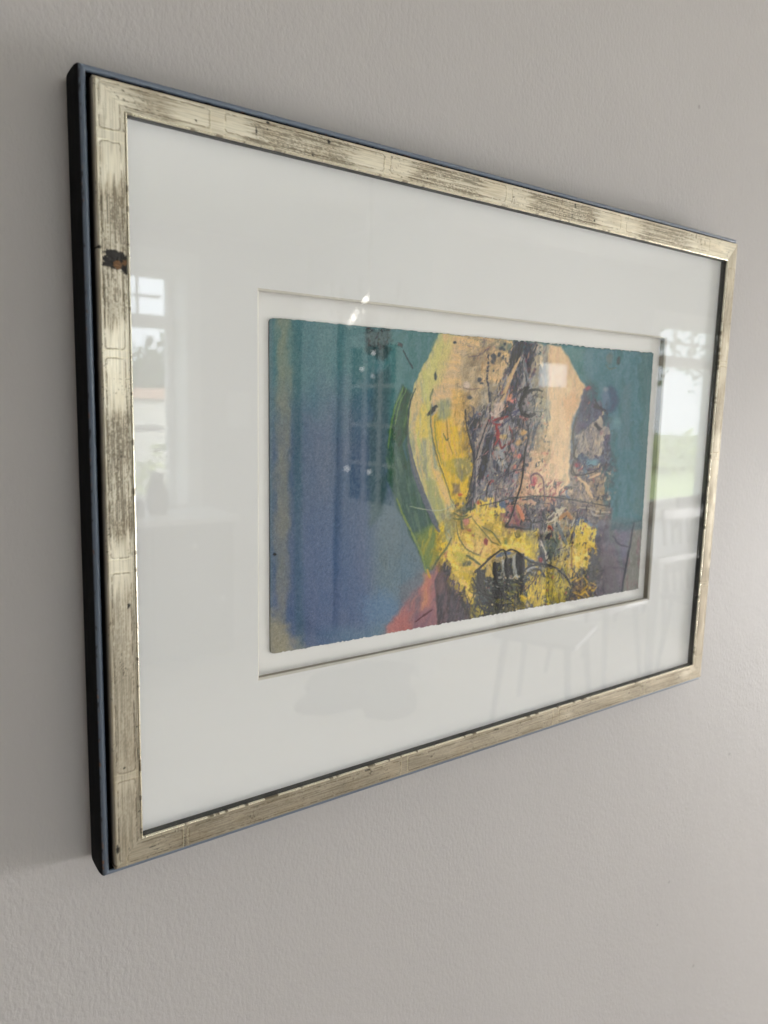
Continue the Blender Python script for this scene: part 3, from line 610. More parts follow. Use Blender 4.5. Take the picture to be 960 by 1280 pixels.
    dabs(FC, 120, [(214, 192, 150), (182, 158, 120), (170, 140, 110)], (1, 5), (.4, 1.2), 92, 30, (.2, .5), 15)
    blob(668, 599, 4.4, 5, (158, 52, 74), .95, .3, .3); line([(664, 604), (663, 597), (668, 592), (675, 594), (679, 602), (680, 625)], 2, (92, 66, 76), .9); blob(680, 567, 3, 2.6, (190, 118, 96), .8)
    for (x, y) in ((688, 612), (696, 606), (702, 616), (676, 612), (685, 620), (692, 618), (706, 612), (700, 604), (674, 606), (686, 604)):
        line([(x - 2, y + 3), (x, y), (x + 3, y - 2)], 1.5, (120, 58, 72), .85, k=x % 6)
    # --- right field: teal, then purple grey
    TR = [(700, 428), (822, 436), (815, 560), (806, 664), (762, 656), (762, 560), (758, 524), (746, 500), (734, 483), (721, 464), (711, 444)]
    poly(TR, (66, 106, 115), 1, .8, 7, 1, [(58, 97, 104), (76, 115, 125)], 90, 3, 5)
    poly([(702, 432), (730, 434), (728, 462), (738, 484), (722, 466), (712, 446)], (72, 116, 110), 4, 2, 6, .6)
    poly([(800, 440), (822, 440), (812, 600), (804, 660), (792, 640), (800, 560)], (66, 100, 102), 4, 4, 9, .6)
    poly([(778, 480), (790, 480), (786, 560), (776, 560)], (84, 108, 116), 5, 4, 9, .5)
    blob(762, 448, 4, 8, (92, 106, 106), .75, .5, .4); blob(773, 450, 2, 5, (50, 72, 74), .9, .4, .4); line([(757, 456), (762, 461), (770, 460)], 1.6, (78, 96, 94), .7)
    blob(763, 500, 10, 17, (48, 74, 98), .85, .35, .15); blob(757, 499, 5, 12, (98, 118, 138), .75, .6, .1); blob(757, 487, 3, 3, (128, 140, 150), .5, .6); blob(771, 529, 5, 9, (112, 150, 158), .5, .6)
    DF = [(729, 486), (739, 480), (745, 494), (752, 508), (760, 520), (764, 545), (762, 600), (740, 610), (713, 612), (713, 570), (716, 534), (724, 510)]
    poly(DF, (80, 84, 102), 1.2, 2, 5, 1, [(64, 66, 82), (96, 104, 116), (88, 78, 96)], 100, 3, 3)
    blob(735, 485, 4, 2.6, (134, 62, 72), .9, .3, .5, 1, -30); line([(743, 500), (748, 508), (756, 514)], 3, (44, 46, 58), .9); line([(721, 520), (716, 540), (717, 562)], 2, (52, 52, 60), .8)
    EAR = [(719, 546), (728, 540), (736, 532), (744, 526), (752, 521), (754, 533), (762, 538), (762, 543), (752, 545), (755, 558), (750, 568), (738, 568), (724, 566), (720, 574), (718, 566), (723, 552)]
    poly(EAR, (160, 150, 134), .8, 1.8, 4, 1, [(186, 170, 146), (118, 118, 120)], 100, 4, 2)
    poly([(744, 528), (752, 536), (748, 538), (742, 532)], (60, 58, 68), .8, 1, 4, .95); line([(734, 533), (740, 541)], 1.2, (60, 52, 58), .8); blob(750, 541, 1.6, 2.6, (170, 76, 92), .8)
    line([(730, 552), (738, 548), (746, 545)], 1.2, (84, 80, 86), .8); line([(720, 560), (717, 570), (722, 574)], 2, (54, 54, 64), .8)
    blob(727, 572, 6, 5.5, (66, 82, 104), .95, .3, .4); blob(740, 578, 8, 5, (102, 142, 152), .85, .6, .2); blob(722, 581, 4, 3.4, (156, 74, 82), .9, .4, .4); line([(732, 586), (742, 587), (750, 584)], 2.4, (80, 76, 92), .8)
    SW = [(712, 582), (724, 586), (740, 588), (754, 580), (762, 584), (762, 634), (745, 640), (730, 632), (712, 624)]
    poly(SW, (146, 132, 118), 1.5, 2.5, 5, 1, [(178, 158, 126), (104, 100, 106), (124, 116, 112)], 70, 3, 2.5)
    for P in ([(715, 584), (718, 592), (726, 594), (734, 592), (742, 590), (750, 584)], [(717, 576), (714, 588), (716, 594), (722, 594)]): line(P, 1.5, (54, 50, 56), .85)
    line([(722, 597), (732, 606), (737, 616), (740, 622)], 4, (190, 166, 130), .9); line([(736, 598), (745, 594), (750, 592)], 3, (198, 168, 132), .85); poly([(744, 600), (760, 600), (758, 630), (748, 624)], (168, 150, 116), 1.5, 2, 4, .8, (124, 112, 96), 92, 5, 2)
    dabs(SW, 130, [(188, 168, 134), (88, 86, 94), (120, 110, 110), (70, 70, 80), (198, 178, 142)], (1.5, 7), (.5, 1.5), 80, 40, (.35, .8), 16)
    dabs(DF, 90, [(56, 58, 72), (100, 106, 118), (120, 100, 108), (44, 48, 60)], (1.5, 5), (.5, 1.4), 100, 40, (.3, .7), 17)
    PG = [(704, 622), (730, 626), (764, 634), (764, 652), (806, 660), (798, 745), (740, 756), (742, 716), (748, 690), (746, 660), (732, 646), (712, 644)]
    poly(PG, (102, 102, 112), 2.5, 3, 7, 1, [(88, 88, 100), (112, 104, 112), (98, 106, 108)], 80, 3, 6)
    poly([(746, 684), (770, 700), (776, 740), (745, 750)], (92, 84, 90), 6, 4, 7, .6); poly([(770, 660), (792, 655), (786, 700), (776, 700)], (104, 106, 126), 6, 4, 7, .6)
    poly([(790, 652), (808, 652), (800, 742), (778, 742)], (110, 112, 106), 1.5, 1.5, 7, .95, [(124, 128, 122), (112, 94, 96)], 96, 5, 3); line([(792, 654), (786, 690), (781, 715), (777, 742)], 2, (62, 66, 72), .9, .3)
    line([(766, 670), (774, 680), (786, 684)], 2.6, (74, 76, 88), .6); line([(760, 708), (776, 710), (784, 712)], 2, (84, 80, 90), .5)
    poly([(762, 646), (806, 650), (806, 662), (790, 664), (764, 662)], (74, 100, 108), 3, 5, 6, .7)
    # --- dark band under the nose, "eye socket" strokes
    DB = [(655, 622), (700, 620), (722, 624), (764, 634), (764, 650), (740, 648), (722, 642), (700, 640), (690, 660), (692, 700), (676, 702), (670, 664), (664, 648), (655, 640)]
    poly(DB, (86, 84, 92), 1.5, 3, 5, 1, [(62, 62, 72), (112, 96, 98), (120, 118, 116)], 80, 3, 2.5)
    poly([(632, 628), (660, 624), (662, 650), (655, 656), (634, 656)], (140, 116, 108), 2, 3, 5, .85, [(170, 104, 92), (100, 88, 92)], 100, 3, 2)
    line([(646, 632), (652, 644), (654, 650)], 5, (186, 122, 92), .9); line([(640, 635), (646, 650), (648, 656)], 3.6, (120, 80, 90), .8); line([(656, 630), (660, 645)], 4, (66, 66, 76), .9)
    poly([(682, 640), (712, 636), (722, 642), (716, 668), (708, 690), (700, 700), (690, 690), (682, 660)], (146, 138, 108), 2, 3, 5, .95, [(120, 122, 116), (172, 152, 104), (184, 176, 152)], 108, 6, 2.5)
    for P, c, s in (([(684, 648), (694, 640), (706, 636)], (176, 172, 152), 2.2), ([(682, 654), (694, 648), (702, 640)], (190, 182, 160), 2), ([(686, 658), (690, 662)], (160, 76, 62), 4), ([(696, 654), (702, 668), (708, 680)], (92, 102, 106), 5), ([(700, 648), (708, 642), (714, 648)], (164, 124, 84), 5), ([(722, 640), (718, 660), (712, 680)], (58, 62, 70), 2), ([(678, 640), (682, 650)], (64, 68, 74), 4), ([(688, 630), (694, 640)], (60, 64, 74), 4)):
        line(P, s, c, .85)
    poly([(676, 668), (694, 664), (700, 690), (696, 706), (682, 700)], (80, 92, 88), 2, 3, 5, .95, [(54, 70, 76), (112, 116, 84)], 80, 3, 2)
    dabs([(655, 622), (764, 636), (760, 650), (716, 648), (700, 700), (676, 700), (660, 650)], 220, [(52, 54, 62), (130, 122, 112), (168, 152, 126), (92, 88, 96), (120, 72, 76), (188, 178, 156)], (1.5, 8), (.5, 1.5), 110, 50, (.3, .8), 18)
    line([(600, 632), (620, 628), (640, 622), (660, 621), (680, 620), (704, 623), (735, 628), (762, 633)], 1.3, (58, 62, 60), .85, .2)
    line([(724, 634), (738, 636), (748, 640), (762, 640)], 2, (176, 166, 144), .75); line([(738, 638), (742, 644), (754, 645)], 2, (158, 158, 148), .6)
    # --- yellow cheek and jaw
    YC = [(566, 636), (574, 626), (588, 634), (596, 628), (612, 620), (622, 630), (632, 640), (630, 654), (634, 660), (664, 664), (672, 660), (673, 702), (655, 694), (632, 688), (622, 692), (604, 712), (594, 722), (598, 742), (600, 760), (578, 744), (570, 722), (558, 698), (552, 706), (544, 712), (548, 690), (545, 662), (554, 650)]
    poly(YC, (204, 176, 88), 1.3, 2.4, 5, 1, [(206, 170, 104), (196, 170, 66), (212, 188, 96)], 30, 3, 5)
    poly([(544, 662), (556, 655), (560, 675), (552, 690), (545, 688)], (200, 174, 54), 2, 2, 5, .9)
    poly([(556, 640), (570, 642), (568, 664), (562, 682), (554, 668)], (150, 156, 122), 2.5, 2.5, 5, .85, [(112, 126, 128), (180, 176, 110)], 85, 5, 2)
    poly([(592, 662), (612, 655), (624, 664), (626, 678), (610, 676), (590, 672)], (168, 150, 92), 3, 3, 5, .6, (140, 132, 96)); poly([(590, 676), (616, 672), (628, 684), (616, 692), (596, 690)], (206, 170, 112), 3, 2, 5, .7)
    poly([(652, 662), (673, 662), (673, 700), (656, 694)], (202, 180, 62), 3, 2, 5, .85); poly([(566, 690), (584, 690), (582, 704), (570, 704)], (156, 154, 72), 3, 3, 5, .7)
    DKB = (66, 76, 70)
    for P in ([(575, 634), (592, 622), (594, 636), (580, 644), (568, 640)], [(578, 702), (588, 700), (587, 708), (578, 707)]): poly(P, DKB, 1.2, 2.4, 4, .95, (96, 104, 96), 20, 3, 2)
    for P, s in (([(566, 648), (576, 649), (590, 646)], 1.8), ([(567, 641), (576, 646), (584, 644)], 2), ([(576, 650), (577, 658), (579, 661)], 3), ([(583, 694), (590, 698), (600, 706)], 3.2), ([(602, 658), (616, 666), (626, 680)], 1.5), ([(590, 648), (602, 662), (614, 676), (625, 682)], 1.1), ([(570, 652), (572, 668), (578, 680), (586, 688), (600, 694)], 1.3), ([(564, 672), (558, 684), (548, 698), (540, 712)], 2)):
        line(P, s, (84, 92, 66), .85, k=int(s*10) % 6)
    blob(582, 652, 4, 5, (172, 116, 108), .9, .3, .4); blob(586, 663, 3, 2.2, (148, 74, 66), .9); blob(607, 677, 2.8, 4.4, (116, 44, 56), .95, .3, .3); blob(632, 677, 2, 4, (104, 116, 74), .8); blob(592, 670, 1.5, 1.5, (130, 80, 60), .8); blob(598, 629, 3, 2, (150, 74, 60), .8)
    blob(648, 666, 3, 5, (120, 116, 70), .7, .4, .5); line([(643, 666), (646, 672), (651, 670)], 1.2, (70, 76, 62), .8)
    dabs(YC, 330, [(216, 190, 108), (178, 150, 66), (140, 128, 72), (206, 164, 112), (110, 112, 74), (222, 200, 110)], (1.2, 7), (.5, 1.6), 40, 60, (.25, .7), 19)
    Y2 = [(724, 648), (731, 649), (736, 656), (745, 660), (745, 678), (741, 690), (738, 706), (730, 716), (716, 712), (712, 690), (715, 672), (722, 662)]
    poly([(700, 690), (716, 664), (722, 700), (716, 714), (700, 712)], (176, 158, 84), 2, 3, 5, .9, (120, 120, 90), 95, 6, 2)
    poly(Y2, (204, 176, 84), 1.2, 2.4, 4, 1, [(214, 174, 76), (186, 166, 66), (212, 192, 112)], 92, 6, 3)
    dabs(Y2, 110, [(216, 190, 100), (140, 132, 60), (110, 108, 58), (210, 170, 80)], (2, 8), (.5, 1.4), 90, 20, (.3, .7), 20)
    poly([(736, 684), (748, 690), (752, 720), (740, 740), (730, 718), (738, 706)], (70, 72, 74), 2, 3, 5, .9, (102, 102, 84), 95, 5, 2)
    # --- mouth, jaw
    MJ = [(596, 722), (606, 708), (622, 700), (640, 694), (652, 692), (662, 702), (690, 704), (712, 712), (746, 712), (742, 752), (700, 762), (660, 770), (600, 782), (590, 780), (580, 760), (594, 748)]
    poly(MJ, (70, 76, 76), 1.3, 2.5, 5, 1, [(48, 56, 62), (104, 100, 70), (92, 96, 96)], 20, 3, 3)
    poly([(607, 700), (656, 690), (660, 716), (640, 724), (620, 726), (606, 716)], (176, 158, 112), 1, 2, 4, .9, (150, 150, 138), 92, 6, 2)
    for x0, y0, x1, y1 in ((596, 712, 607, 734), (617, 703, 625, 724), (632, 697, 640, 722), (645, 692, 655, 718)):
        poly([(x0, y0 + 2), (x1, y0), (x1 + 1, y1 - 2), (x0 - 1, y1)], (48, 56, 60), .8, 1, 3, 1, (66, 74, 76), 92, 4, 2)
    for P, s in (([(600, 712), (602, 722), (608, 728)], 1.8), ([(628, 700), (628, 712), (624, 724)], 4), ([(612, 728), (624, 724), (632, 718)], 2.4), ([(642, 700), (643, 714), (640, 722)], 3.6), ([(634, 722), (642, 720), (650, 722)], 2.5), ([(660, 712), (668, 710), (676, 712)], 6), ([(592, 720), (594, 728), (600, 734)], 1.4)):
        line(P, s, (152, 158, 158), .75, k=int(s*7) % 6)
    poly([(662, 714), (676, 708), (684, 716), (682, 740), (676, 758), (662, 756), (655, 740)], (196, 170, 48), 1.5, 2.5, 4, .95, [(160, 140, 40), (208, 184, 64)], 80, 4, 2)
    poly([(682, 708), (700, 700), (714, 712), (713, 732), (700, 752), (684, 756)], (178, 160, 64), 1.5, 3, 5, .95, [(130, 126, 70), (206, 186, 70), (92, 94, 62)], 96, 8, 1.8)
    poly([(686, 698), (712, 694), (712, 712), (690, 714)], (192, 160, 70), 3, 3, 5, .8, (140, 134, 80), 5)
    poly([(578, 716), (592, 720), (596, 732), (586, 730)], (204, 180, 52), 1, 2, 4, .9)
    poly([(574, 732), (584, 730), (584, 742), (576, 744)], (170, 158, 60), 1.2, 2.4, 4, .9, (66, 66, 60)); poly([(585, 748), (600, 752), (610, 766), (604, 774), (590, 772), (584, 760)], (150, 138, 62), 1.5, 2.5, 4, .9, [(180, 160, 70), (90, 92, 62)], 40, 3, 2)
    poly([(628, 738), (648, 724), (652, 742), (636, 750), (622, 762), (618, 756)], (150, 140, 66), 1.5, 3, 4, .8, [(90, 94, 70), (180, 160, 72)], 60, 3, 2); poly([(630, 756), (655, 742), (660, 764), (632, 768)], (98, 92, 74), 2.5, 3, 5, .8, (120, 110, 66))
    poly([(716, 722), (742, 716), (746, 736), (736, 750), (714, 752)], (92, 82, 72), 2, 3, 4, .9, [(66, 62, 66), (140, 112, 70)], 60, 3, 2)
    for P in ([(718, 728), (728, 722), (734, 730), (726, 740)], [(738, 728), (745, 732), (742, 738), (736, 736)], [(716, 740), (726, 744), (732, 738)], [(722, 748), (730, 740), (736, 746)], [(712, 726), (720, 722)]): line(P, 2, (182, 150, 66), .8, k=2)
    poly([(604, 752), (618, 750), (618, 768), (608, 772)], (48, 56, 64), 1, 2, 4, .9); blob(612, 764, 1.2, 1.2, (150, 150, 110), .9)
    dabs(MJ, 340, [(44, 50, 58), (60, 66, 70), (168, 150, 62), (110, 108, 74), (196, 172, 70), (130, 132, 120), (84, 74, 66)], (1.5, 7), (.5, 1.6), 70, 55, (.3, .8), 21)
    line([(594, 716), (600, 710), (611, 699), (622, 690), (629, 687), (632, 692), (633, 700)], 1.9, (42, 46, 50), .95, .2); line([(632, 689), (640, 687), (650, 692), (660, 700), (672, 704), (686, 706), (698, 712), (708, 722), (713, 730)], 2, (46, 50, 52), .95, .25)
    line([(672, 712), (668, 724), (660, 734), (650, 742)], 1.6, (60, 52, 44), .9); line([(655, 720), (666, 712), (674, 712), (682, 722)], 1.6, (50, 54, 56), .9); line([(676, 676), (682, 692), (686, 702)], 1.8, (184, 178, 160), .8); line([(674, 682), (680, 702)], 3, (56, 62, 70), .85)
    blob(676, 700, 3, 3, (116, 44, 54), .9); line([(648, 742), (656, 748), (668, 746)], 3, (196, 168, 60), .8); line([(615, 746), (632, 748), (646, 742)], 1.4, (52, 58, 58), .8); line([(716, 664), (714, 700), (716, 716)], 1, (120, 84, 70), .7)
    dabs([(684, 700), (714, 704), (712, 740), (690, 756)], 60, [(96, 100, 66), (206, 184, 84), (72, 76, 66)], (6, 18), (.5, 1.1), 96, 5, (.3, .7), 22, .02)
    # --- dark triangle and rose patch
    poly([(549, 702), (541, 710), (528, 728), (506, 752), (488, 776), (476, 808), (550, 788), (548, 750), (552, 722)], (142, 102, 104), 4, 4, 9, .92, [(112, 98, 104), (160, 112, 106)], 112, 4, 5)
    poly([(500, 735), (525, 712), (532, 722), (514, 748), (500, 760)], (108, 108, 114), 7, 4, 9, .6); poly([(530, 716), (540, 718), (538, 760), (526, 766), (528, 740)], (166, 112, 100), 4, 3, 6, .75, (176, 128, 96), 100)
    poly([(482, 782), (512, 764), (514, 790), (480, 802)], (158, 104, 100), 5, 4, 7, .75); poly([(518, 768), (544, 756), (547, 786), (516, 794)], (124, 94, 104), 4, 3, 6, .7)
    line([(519, 777), (530, 769), (540, 762)], 1.8, (88, 62, 66), .8); line([(534, 712), (537, 722)], 3, (176, 142, 66), .7)
    poly([(558, 697), (564, 708), (571, 726), (580, 742), (588, 760), (592, 786), (548, 792), (545, 752), (543, 726), (550, 710)], (80, 76, 82), 1.2, 1.6, 6, 1, [(64, 62, 70), (102, 88, 92), (74, 66, 68)], 98, 4, 4)
    poly([(545, 718), (556, 712), (558, 738), (546, 744)], (112, 94, 94), 4, 3, 6, .6); dabs([(546, 740), (582, 745), (590, 780), (548, 786)], 90, [(50, 50, 60), (98, 86, 92), (66, 60, 66)], (3, 10), (.5, 1.4), 92, 14, (.3, .7), 23)
    blob(343.5, 693, 2, 1.5, (30, 36, 40), .95)
    # --- the knife drags wet paint over dry: torn, shifted scraps of the fields above
    busy = polymask([(572, 500), (590, 424), (680, 428), (676, 470), (684, 520), (712, 560), (714, 490), (735, 478), (764, 520), (764, 640), (748, 660), (752, 756), (600, 785), (566, 740), (545, 690), (556, 640), (586, 610), (588, 560)], 12, 8, 14, slice(None))
    yel = polymask([(545, 640), (600, 625), (632, 655), (673, 660), (673, 700), (600, 720), (590, 745), (560, 700)], 8, 4, 9, slice(None)); fore = polymask([(560, 415), (640, 420), (612, 500), (575, 520)], 10, 4, 9, slice(None))
    fl = polymask([(684, 425), (735, 430), (735, 500), (714, 600), (688, 600), (682, 500)], 5, 4, 9, slice(None))
    busy = busy*(1 - .72*yel)*(1 - .7*fore)*(1 - .9*fl); calm = .2 + .8*busy
    def shifted(dx, dy):
        fx = np.clip(gx + dx*PS, 0, PW - 1.01); fy = np.clip(gy + dy*PS, 0, PH - 1.01)
        x0 = fx.astype(int); y0 = fy.astype(int); ax = (fx - x0)[..., None]; ay = (fy - y0)[..., None]
        return (CV[y0, x0]*(1 - ax) + CV[y0, x0 + 1]*ax)*(1 - ay) + (CV[y0 + 1, x0]*(1 - ax) + CV[y0 + 1, x0 + 1]*ax)*ay
    for i, (sc, am) in enumerate(((8, 4.5), (3.4, 2.4), (1.6, 1.1))):
        CV[:] = shifted((fbm(X/sc, Y/sc/1.5, i, 3) - .5)*2*am*calm, (fbm(X/sc + 50, Y/sc/1.5, i + 1, 3) - .5)*2*am*calm)
    for i in range(4):
        r_ = np.random.RandomState(50 + i); dx, dy = r_.uniform(-9, 9), r_.uniform(-14, 14)
        m = sst(.60, .63, fbm(X/8 + 13*i + (Y - 600)*.02, Y/15 + 5*i, i, 5))*busy*.85
        S_ = shifted(dx, dy); edge = m*(1 - m)*4
        CV[:] = CV*(1 - m[..., None]) + S_*m[..., None]; CV[:] *= 1 - .12*edge[..., None]; HT[:] += m*.3
    for i, (c_, th) in enumerate((((50, 54, 64), .665), ((188, 170, 132), .735), ((46, 50, 56), .70), ((140, 84, 82), .72))):
        m = sst(th, th + .03, fbm(X/4 + 31*i + Y*.06, Y/7 + 3*i, i + 1, 5))*busy*sst(.42, .55, fbm(X/18, Y/18 + 9*i, i, 2))*.85
        CV[:] = CV*(1 - m[..., None]) + np.array(c_, float)*m[..., None]; HT[:] += m*.25
    # dry, broken brushing over the quieter fields
    for i, c_ in enumerate(((112, 112, 104), (206, 186, 142))):
        m = sst(.64, .70, fbm(X/1.7 + 9*i, Y/7, i, 4))*polymask([(548, 418), (680, 428), (722, 470), (714, 620), (650, 640), (560, 650), (514, 560), (512, 500)], 5, 4, 9, slice(None))*.22
        CV[:] = CV*(1 - m[..., None]) + np.array(c_, float)*m[..., None]
    REC[0] = False
    for t_, a_ in list(LATE):
        if t_ == 'l' and min(a_[2]) > 145 and a_[0][0][1] > 690: continue
        if t_ == 'l': a_ = list(a_); a_[3] *= .9; a_[5] = max(a_[5], .16); a_[9] = .9; line(*a_)
        else:
            a_ = list(a_); red = a_[4][0] - a_[4][1] > 40; a_[5] *= .5 if red and a_[4][0] > 140 else .85; a_[2] *= .8; a_[3] *= .85; a_[7] = max(a_[7], .55); blob(*a_)
    # --- last decisive strokes: the knife's dark slabs, the teeth, the ear
    D1 = (42, 46, 60); D2 = (34, 40, 48)
    for P, c_ in (([(643, 427), (656, 427), (650, 446), (641, 460), (636, 466), (638, 446)], D2), ([(658, 430), (672, 431), (668, 448), (662, 462), (658, 448)], D1), ([(648, 456), (654, 458), (650, 480), (642, 498), (638, 492), (641, 474)], D1),
                  ([(608, 546), (617, 540), (614, 566), (606, 592), (599, 604), (597, 598), (602, 572)], D1), ([(592, 508), (596, 524), (595, 560), (591, 534)], D1), ([(584, 528), (598, 524), (600, 534), (591, 538), (586, 534)], D2),
                  ([(615, 570), (622, 580), (629, 591), (622, 592), (615, 582)], D1), ([(645, 524), (655, 524), (653, 534), (646, 536)], D2), ([(634, 498), (642, 507), (634, 514)], D1), ([(632, 510), (646, 504), (636, 520), (622, 526)], D1)):
        poly(P, c_, .8, 2.8, 3.6, .9, (74, 78, 92), 98, 4, 2, dry=.36, k=int(P[0][0]) % 6)
    line([(650, 447), (641, 466), (633, 487), (624, 508)], 3.4, (176, 152, 116), .8, .5, .2); line([(616, 548), (614, 562), (612, 574)], 2, (150, 152, 150), .7); blob(623, 510, 6, 9, (182, 166, 152), .85, .4, .5, 2, 15)
    line([(655, 448), (652, 462), (658, 474)], 1.6, (150, 152, 152), .7, .5, .2); line([(622, 556), (628, 572), (634, 586)], 4, (136, 142, 146), .6, .5, .3)
    line([(616, 526), (626, 523), (634, 520)], 2.4, (124, 40, 52), .9); line([(620, 532), (622, 545), (618, 556)], 2.6, (128, 46, 54), .8, .4, .3)
    for P in (EAR,): poly(P, (152, 144, 130), .8, 1.8, 4, .8, [(180, 166, 144), (112, 112, 116), (92, 92, 100)], 100, 4, 2, dry=.34)
    poly([(744, 528), (752, 536), (748, 538), (742, 532)], (56, 54, 64), .8, 1, 4, .95); line([(720, 556), (717, 570), (722, 576)], 2, (50, 50, 60), .8)
    blob(728, 572, 5.5, 4.5, (62, 78, 98), .9, .3, .4); blob(741, 578, 7, 4, (100, 138, 148), .8, .6, .2); line([(722, 597), (732, 606), (737, 618)], 3, (186, 164, 130), .8, .4, .25)
    for x0, y0, x1, y1 in ((597, 712, 606, 732), (618, 703, 625, 722), (633, 698, 640, 720), (646, 692, 655, 716)):
        poly([(x0, y0 + 2), (x1, y0), (x1 + 1, y1 - 2), (x0 - 1, y1)], (44, 52, 56), .7, 1.2, 3, .95, (62, 70, 72), 92, 4, 2)
    poly([(609, 704), (617, 702), (617, 722), (608, 720)], (178, 156, 92), .8, 1.2, 3, .85, (150, 140, 110), 92, 4, 2); poly([(640, 694), (646, 692), (646, 716), (641, 718)], (136, 140, 134), .8, 1.2, 3, .8)
    for P, s in (([(600, 713), (602, 722), (608, 728)], 1.6), ([(629, 700), (628, 712), (624, 722)], 3), ([(612, 728), (624, 723), (633, 717)], 1.8), ([(662, 712), (670, 709), (680, 711)], 4)): line(P, s*.8, (140, 144, 142), .5, .5, .4)
    poly([(596, 732), (640, 726), (660, 722), (650, 742), (620, 750), (600, 746)], (52, 60, 64), 1.5, 3, 4, .7, (78, 84, 78), 20, 3, 2, dry=.42)
    dabs(NM, 170, [(38, 42, 52), (46, 50, 64), (34, 38, 44)], (4, 18), (.5, 1.5), 108, 16, (.5, .95), 41, .12)
    dabs(NM, 90, [(182, 164, 134), (158, 152, 144), (148, 112, 104)], (3, 13), (.5, 1.5), 108, 18, (.4, .8), 42, .12)
    dabs([(655, 622), (764, 636), (760, 650), (716, 650), (700, 700), (676, 700), (660, 650)], 80, [(38, 40, 48), (50, 52, 60)], (3, 12), (.6, 1.8), 100, 45, (.5, .9), 43)
    dabs([(600, 728), (655, 720), (655, 762), (600, 778), (578, 760), (572, 740)], 130, [(38, 44, 50), (50, 56, 58), (58, 56, 54)], (3, 14), (.8, 2.4), 60, 45, (.5, .9), 44)
    dabs([(712, 714), (748, 700), (746, 752), (700, 760)], 70, [(50, 48, 52), (66, 60, 60)], (3, 10), (.7, 2), 80, 40, (.5, .9), 45)
    dabs([(592, 722), (604, 706), (630, 696), (660, 704), (700, 712), (700, 730), (640, 730), (600, 744)], 90, [(40, 46, 50), (58, 62, 60), (150, 134, 70), (120, 124, 118)], (2, 9), (.5, 1.6), 70, 40, (.4, .85), 48)
    dabs([(655, 716), (700, 712), (712, 716), (708, 752), (660, 764)], 60, [(66, 68, 50), (92, 84, 44), (48, 52, 48)], (5, 20), (.5, 1.4), 86, 14, (.4, .85), 46, .1)
    dabs([(713, 540), (762, 540), (762, 634), (713, 634)], 90, [(44, 46, 56), (60, 62, 74), (170, 156, 130)], (2, 9), (.5, 1.4), 80, 40, (.4, .8), 47)
    for t_, a_ in list(LATE):
        if t_ == 'l' and sum(a_[2]) < 235 and len(a_[0]) >= 6: a_ = list(a_); a_[3] *= .9; a_[5] = max(a_[5], .12); line(*a_)
    for x0, y0, x1, y1 in ((597, 713, 604, 732), (616, 704, 622, 724), (631, 699, 636, 720), (645, 693, 651, 716)):
        line([(x0 + 2, y0), ((x0 + x1)/2 - 1, (y0 + y1)/2), (x1 - 2, y1)], 6, (38, 44, 48), .95, .3, .1)
    for P in ([(590, 722), (600, 738), (616, 746), (634, 744)], [(604, 744), (622, 756), (640, 754)], [(596, 752), (604, 762), (618, 764)], [(652, 716), (662, 708), (676, 706)], [(640, 726), (652, 732), (650, 744)]): line(P, 2.6, (36, 42, 46), .85, .5, .2)
    line([(677, 489), (669, 487), (660, 489), (653, 496), (650, 504), (651, 512), (655, 519), (662, 521), (669, 518)], 3.4, (18, 22, 26), 1, .4, .02); line([(648, 492), (656, 485), (662, 484)], 2, (30, 36, 42), .9)
    dabs([(574, 420), (640, 424), (618, 500), (585, 512), (560, 470)], 150, [(128, 112, 96), (104, 96, 92), (150, 132, 106)], (.8, 3.5), (.4, 1.0), 0, 70, (.3, .7), 31)
    # --- everything dries a little dustier
    g_ = CV.mean(2, keepdims=True); CV[:] = g_ + (CV - g_)*np.where(CV[..., 2:3] > CV[..., 0:1], .88, 1.0)
    # --- pastel grain and specks over everything
    g = (np.random.RandomState(5).rand(PH, PW) - .5)
    g = (g + np.roll(g, 1, 0) + np.roll(g, 1, 1) + np.roll(np.roll(g, 1, 0), 1, 1))/2
    lft = .6 + .9*sst(560, 480, X); CV[:] += (g*8*lft)[..., None]; CV[:] += ((fbm(GX/1.6, GY/2.6, 2, 3) - .5)*20)[..., None]*np.array([1, .95, .85])
    HT[:] += fbm(GX/1.5, GY/1.5, 1, 3)*.5 + g*.15
    return np.clip(CV, 0, 255), HT
# ================================================================ the framed painting
def uz(px, py, y):
    p = unproj(px, py, y); return (p.x, p.z)
pic = empty('framed_painting', (.289, WALL_Y, .21), 'framed abstract painting in a worn gilt and blue-black frame on the grey wall', 'painting')
pic_inv = Matrix.Translation(-pic.location)
def put(name, me, m, parent=pic, kind=None, sm=False):
    o = link(name, me, m, None, kind, sm)
    o.parent = parent
    o.matrix_parent_inverse = Matrix.Translation(-Vector(pic.location)) if parent == pic else Matrix.Identity(4)
    return o
# corners: lower left, lower right, upper right, upper left
GO = [(0, -.0002), (.5777, .0006), (.5780, .4212), (-.0002, .4196)]
GI = [(.0156, .0151), (.5610, .0166), (.5620, .4038), (.0158, .4048)]
RAILNAME = ['bottom', 'right', 'top', 'left']
def vn(x, y, k=0): return vnoise(np.asarray(x, float) + 300, np.asarray(y, float) + 300, k)
def fb(x, y, k=0, o=4): return fbm(np.asarray(x, float) + 300, np.asarray(y, float) + 300, k, o)
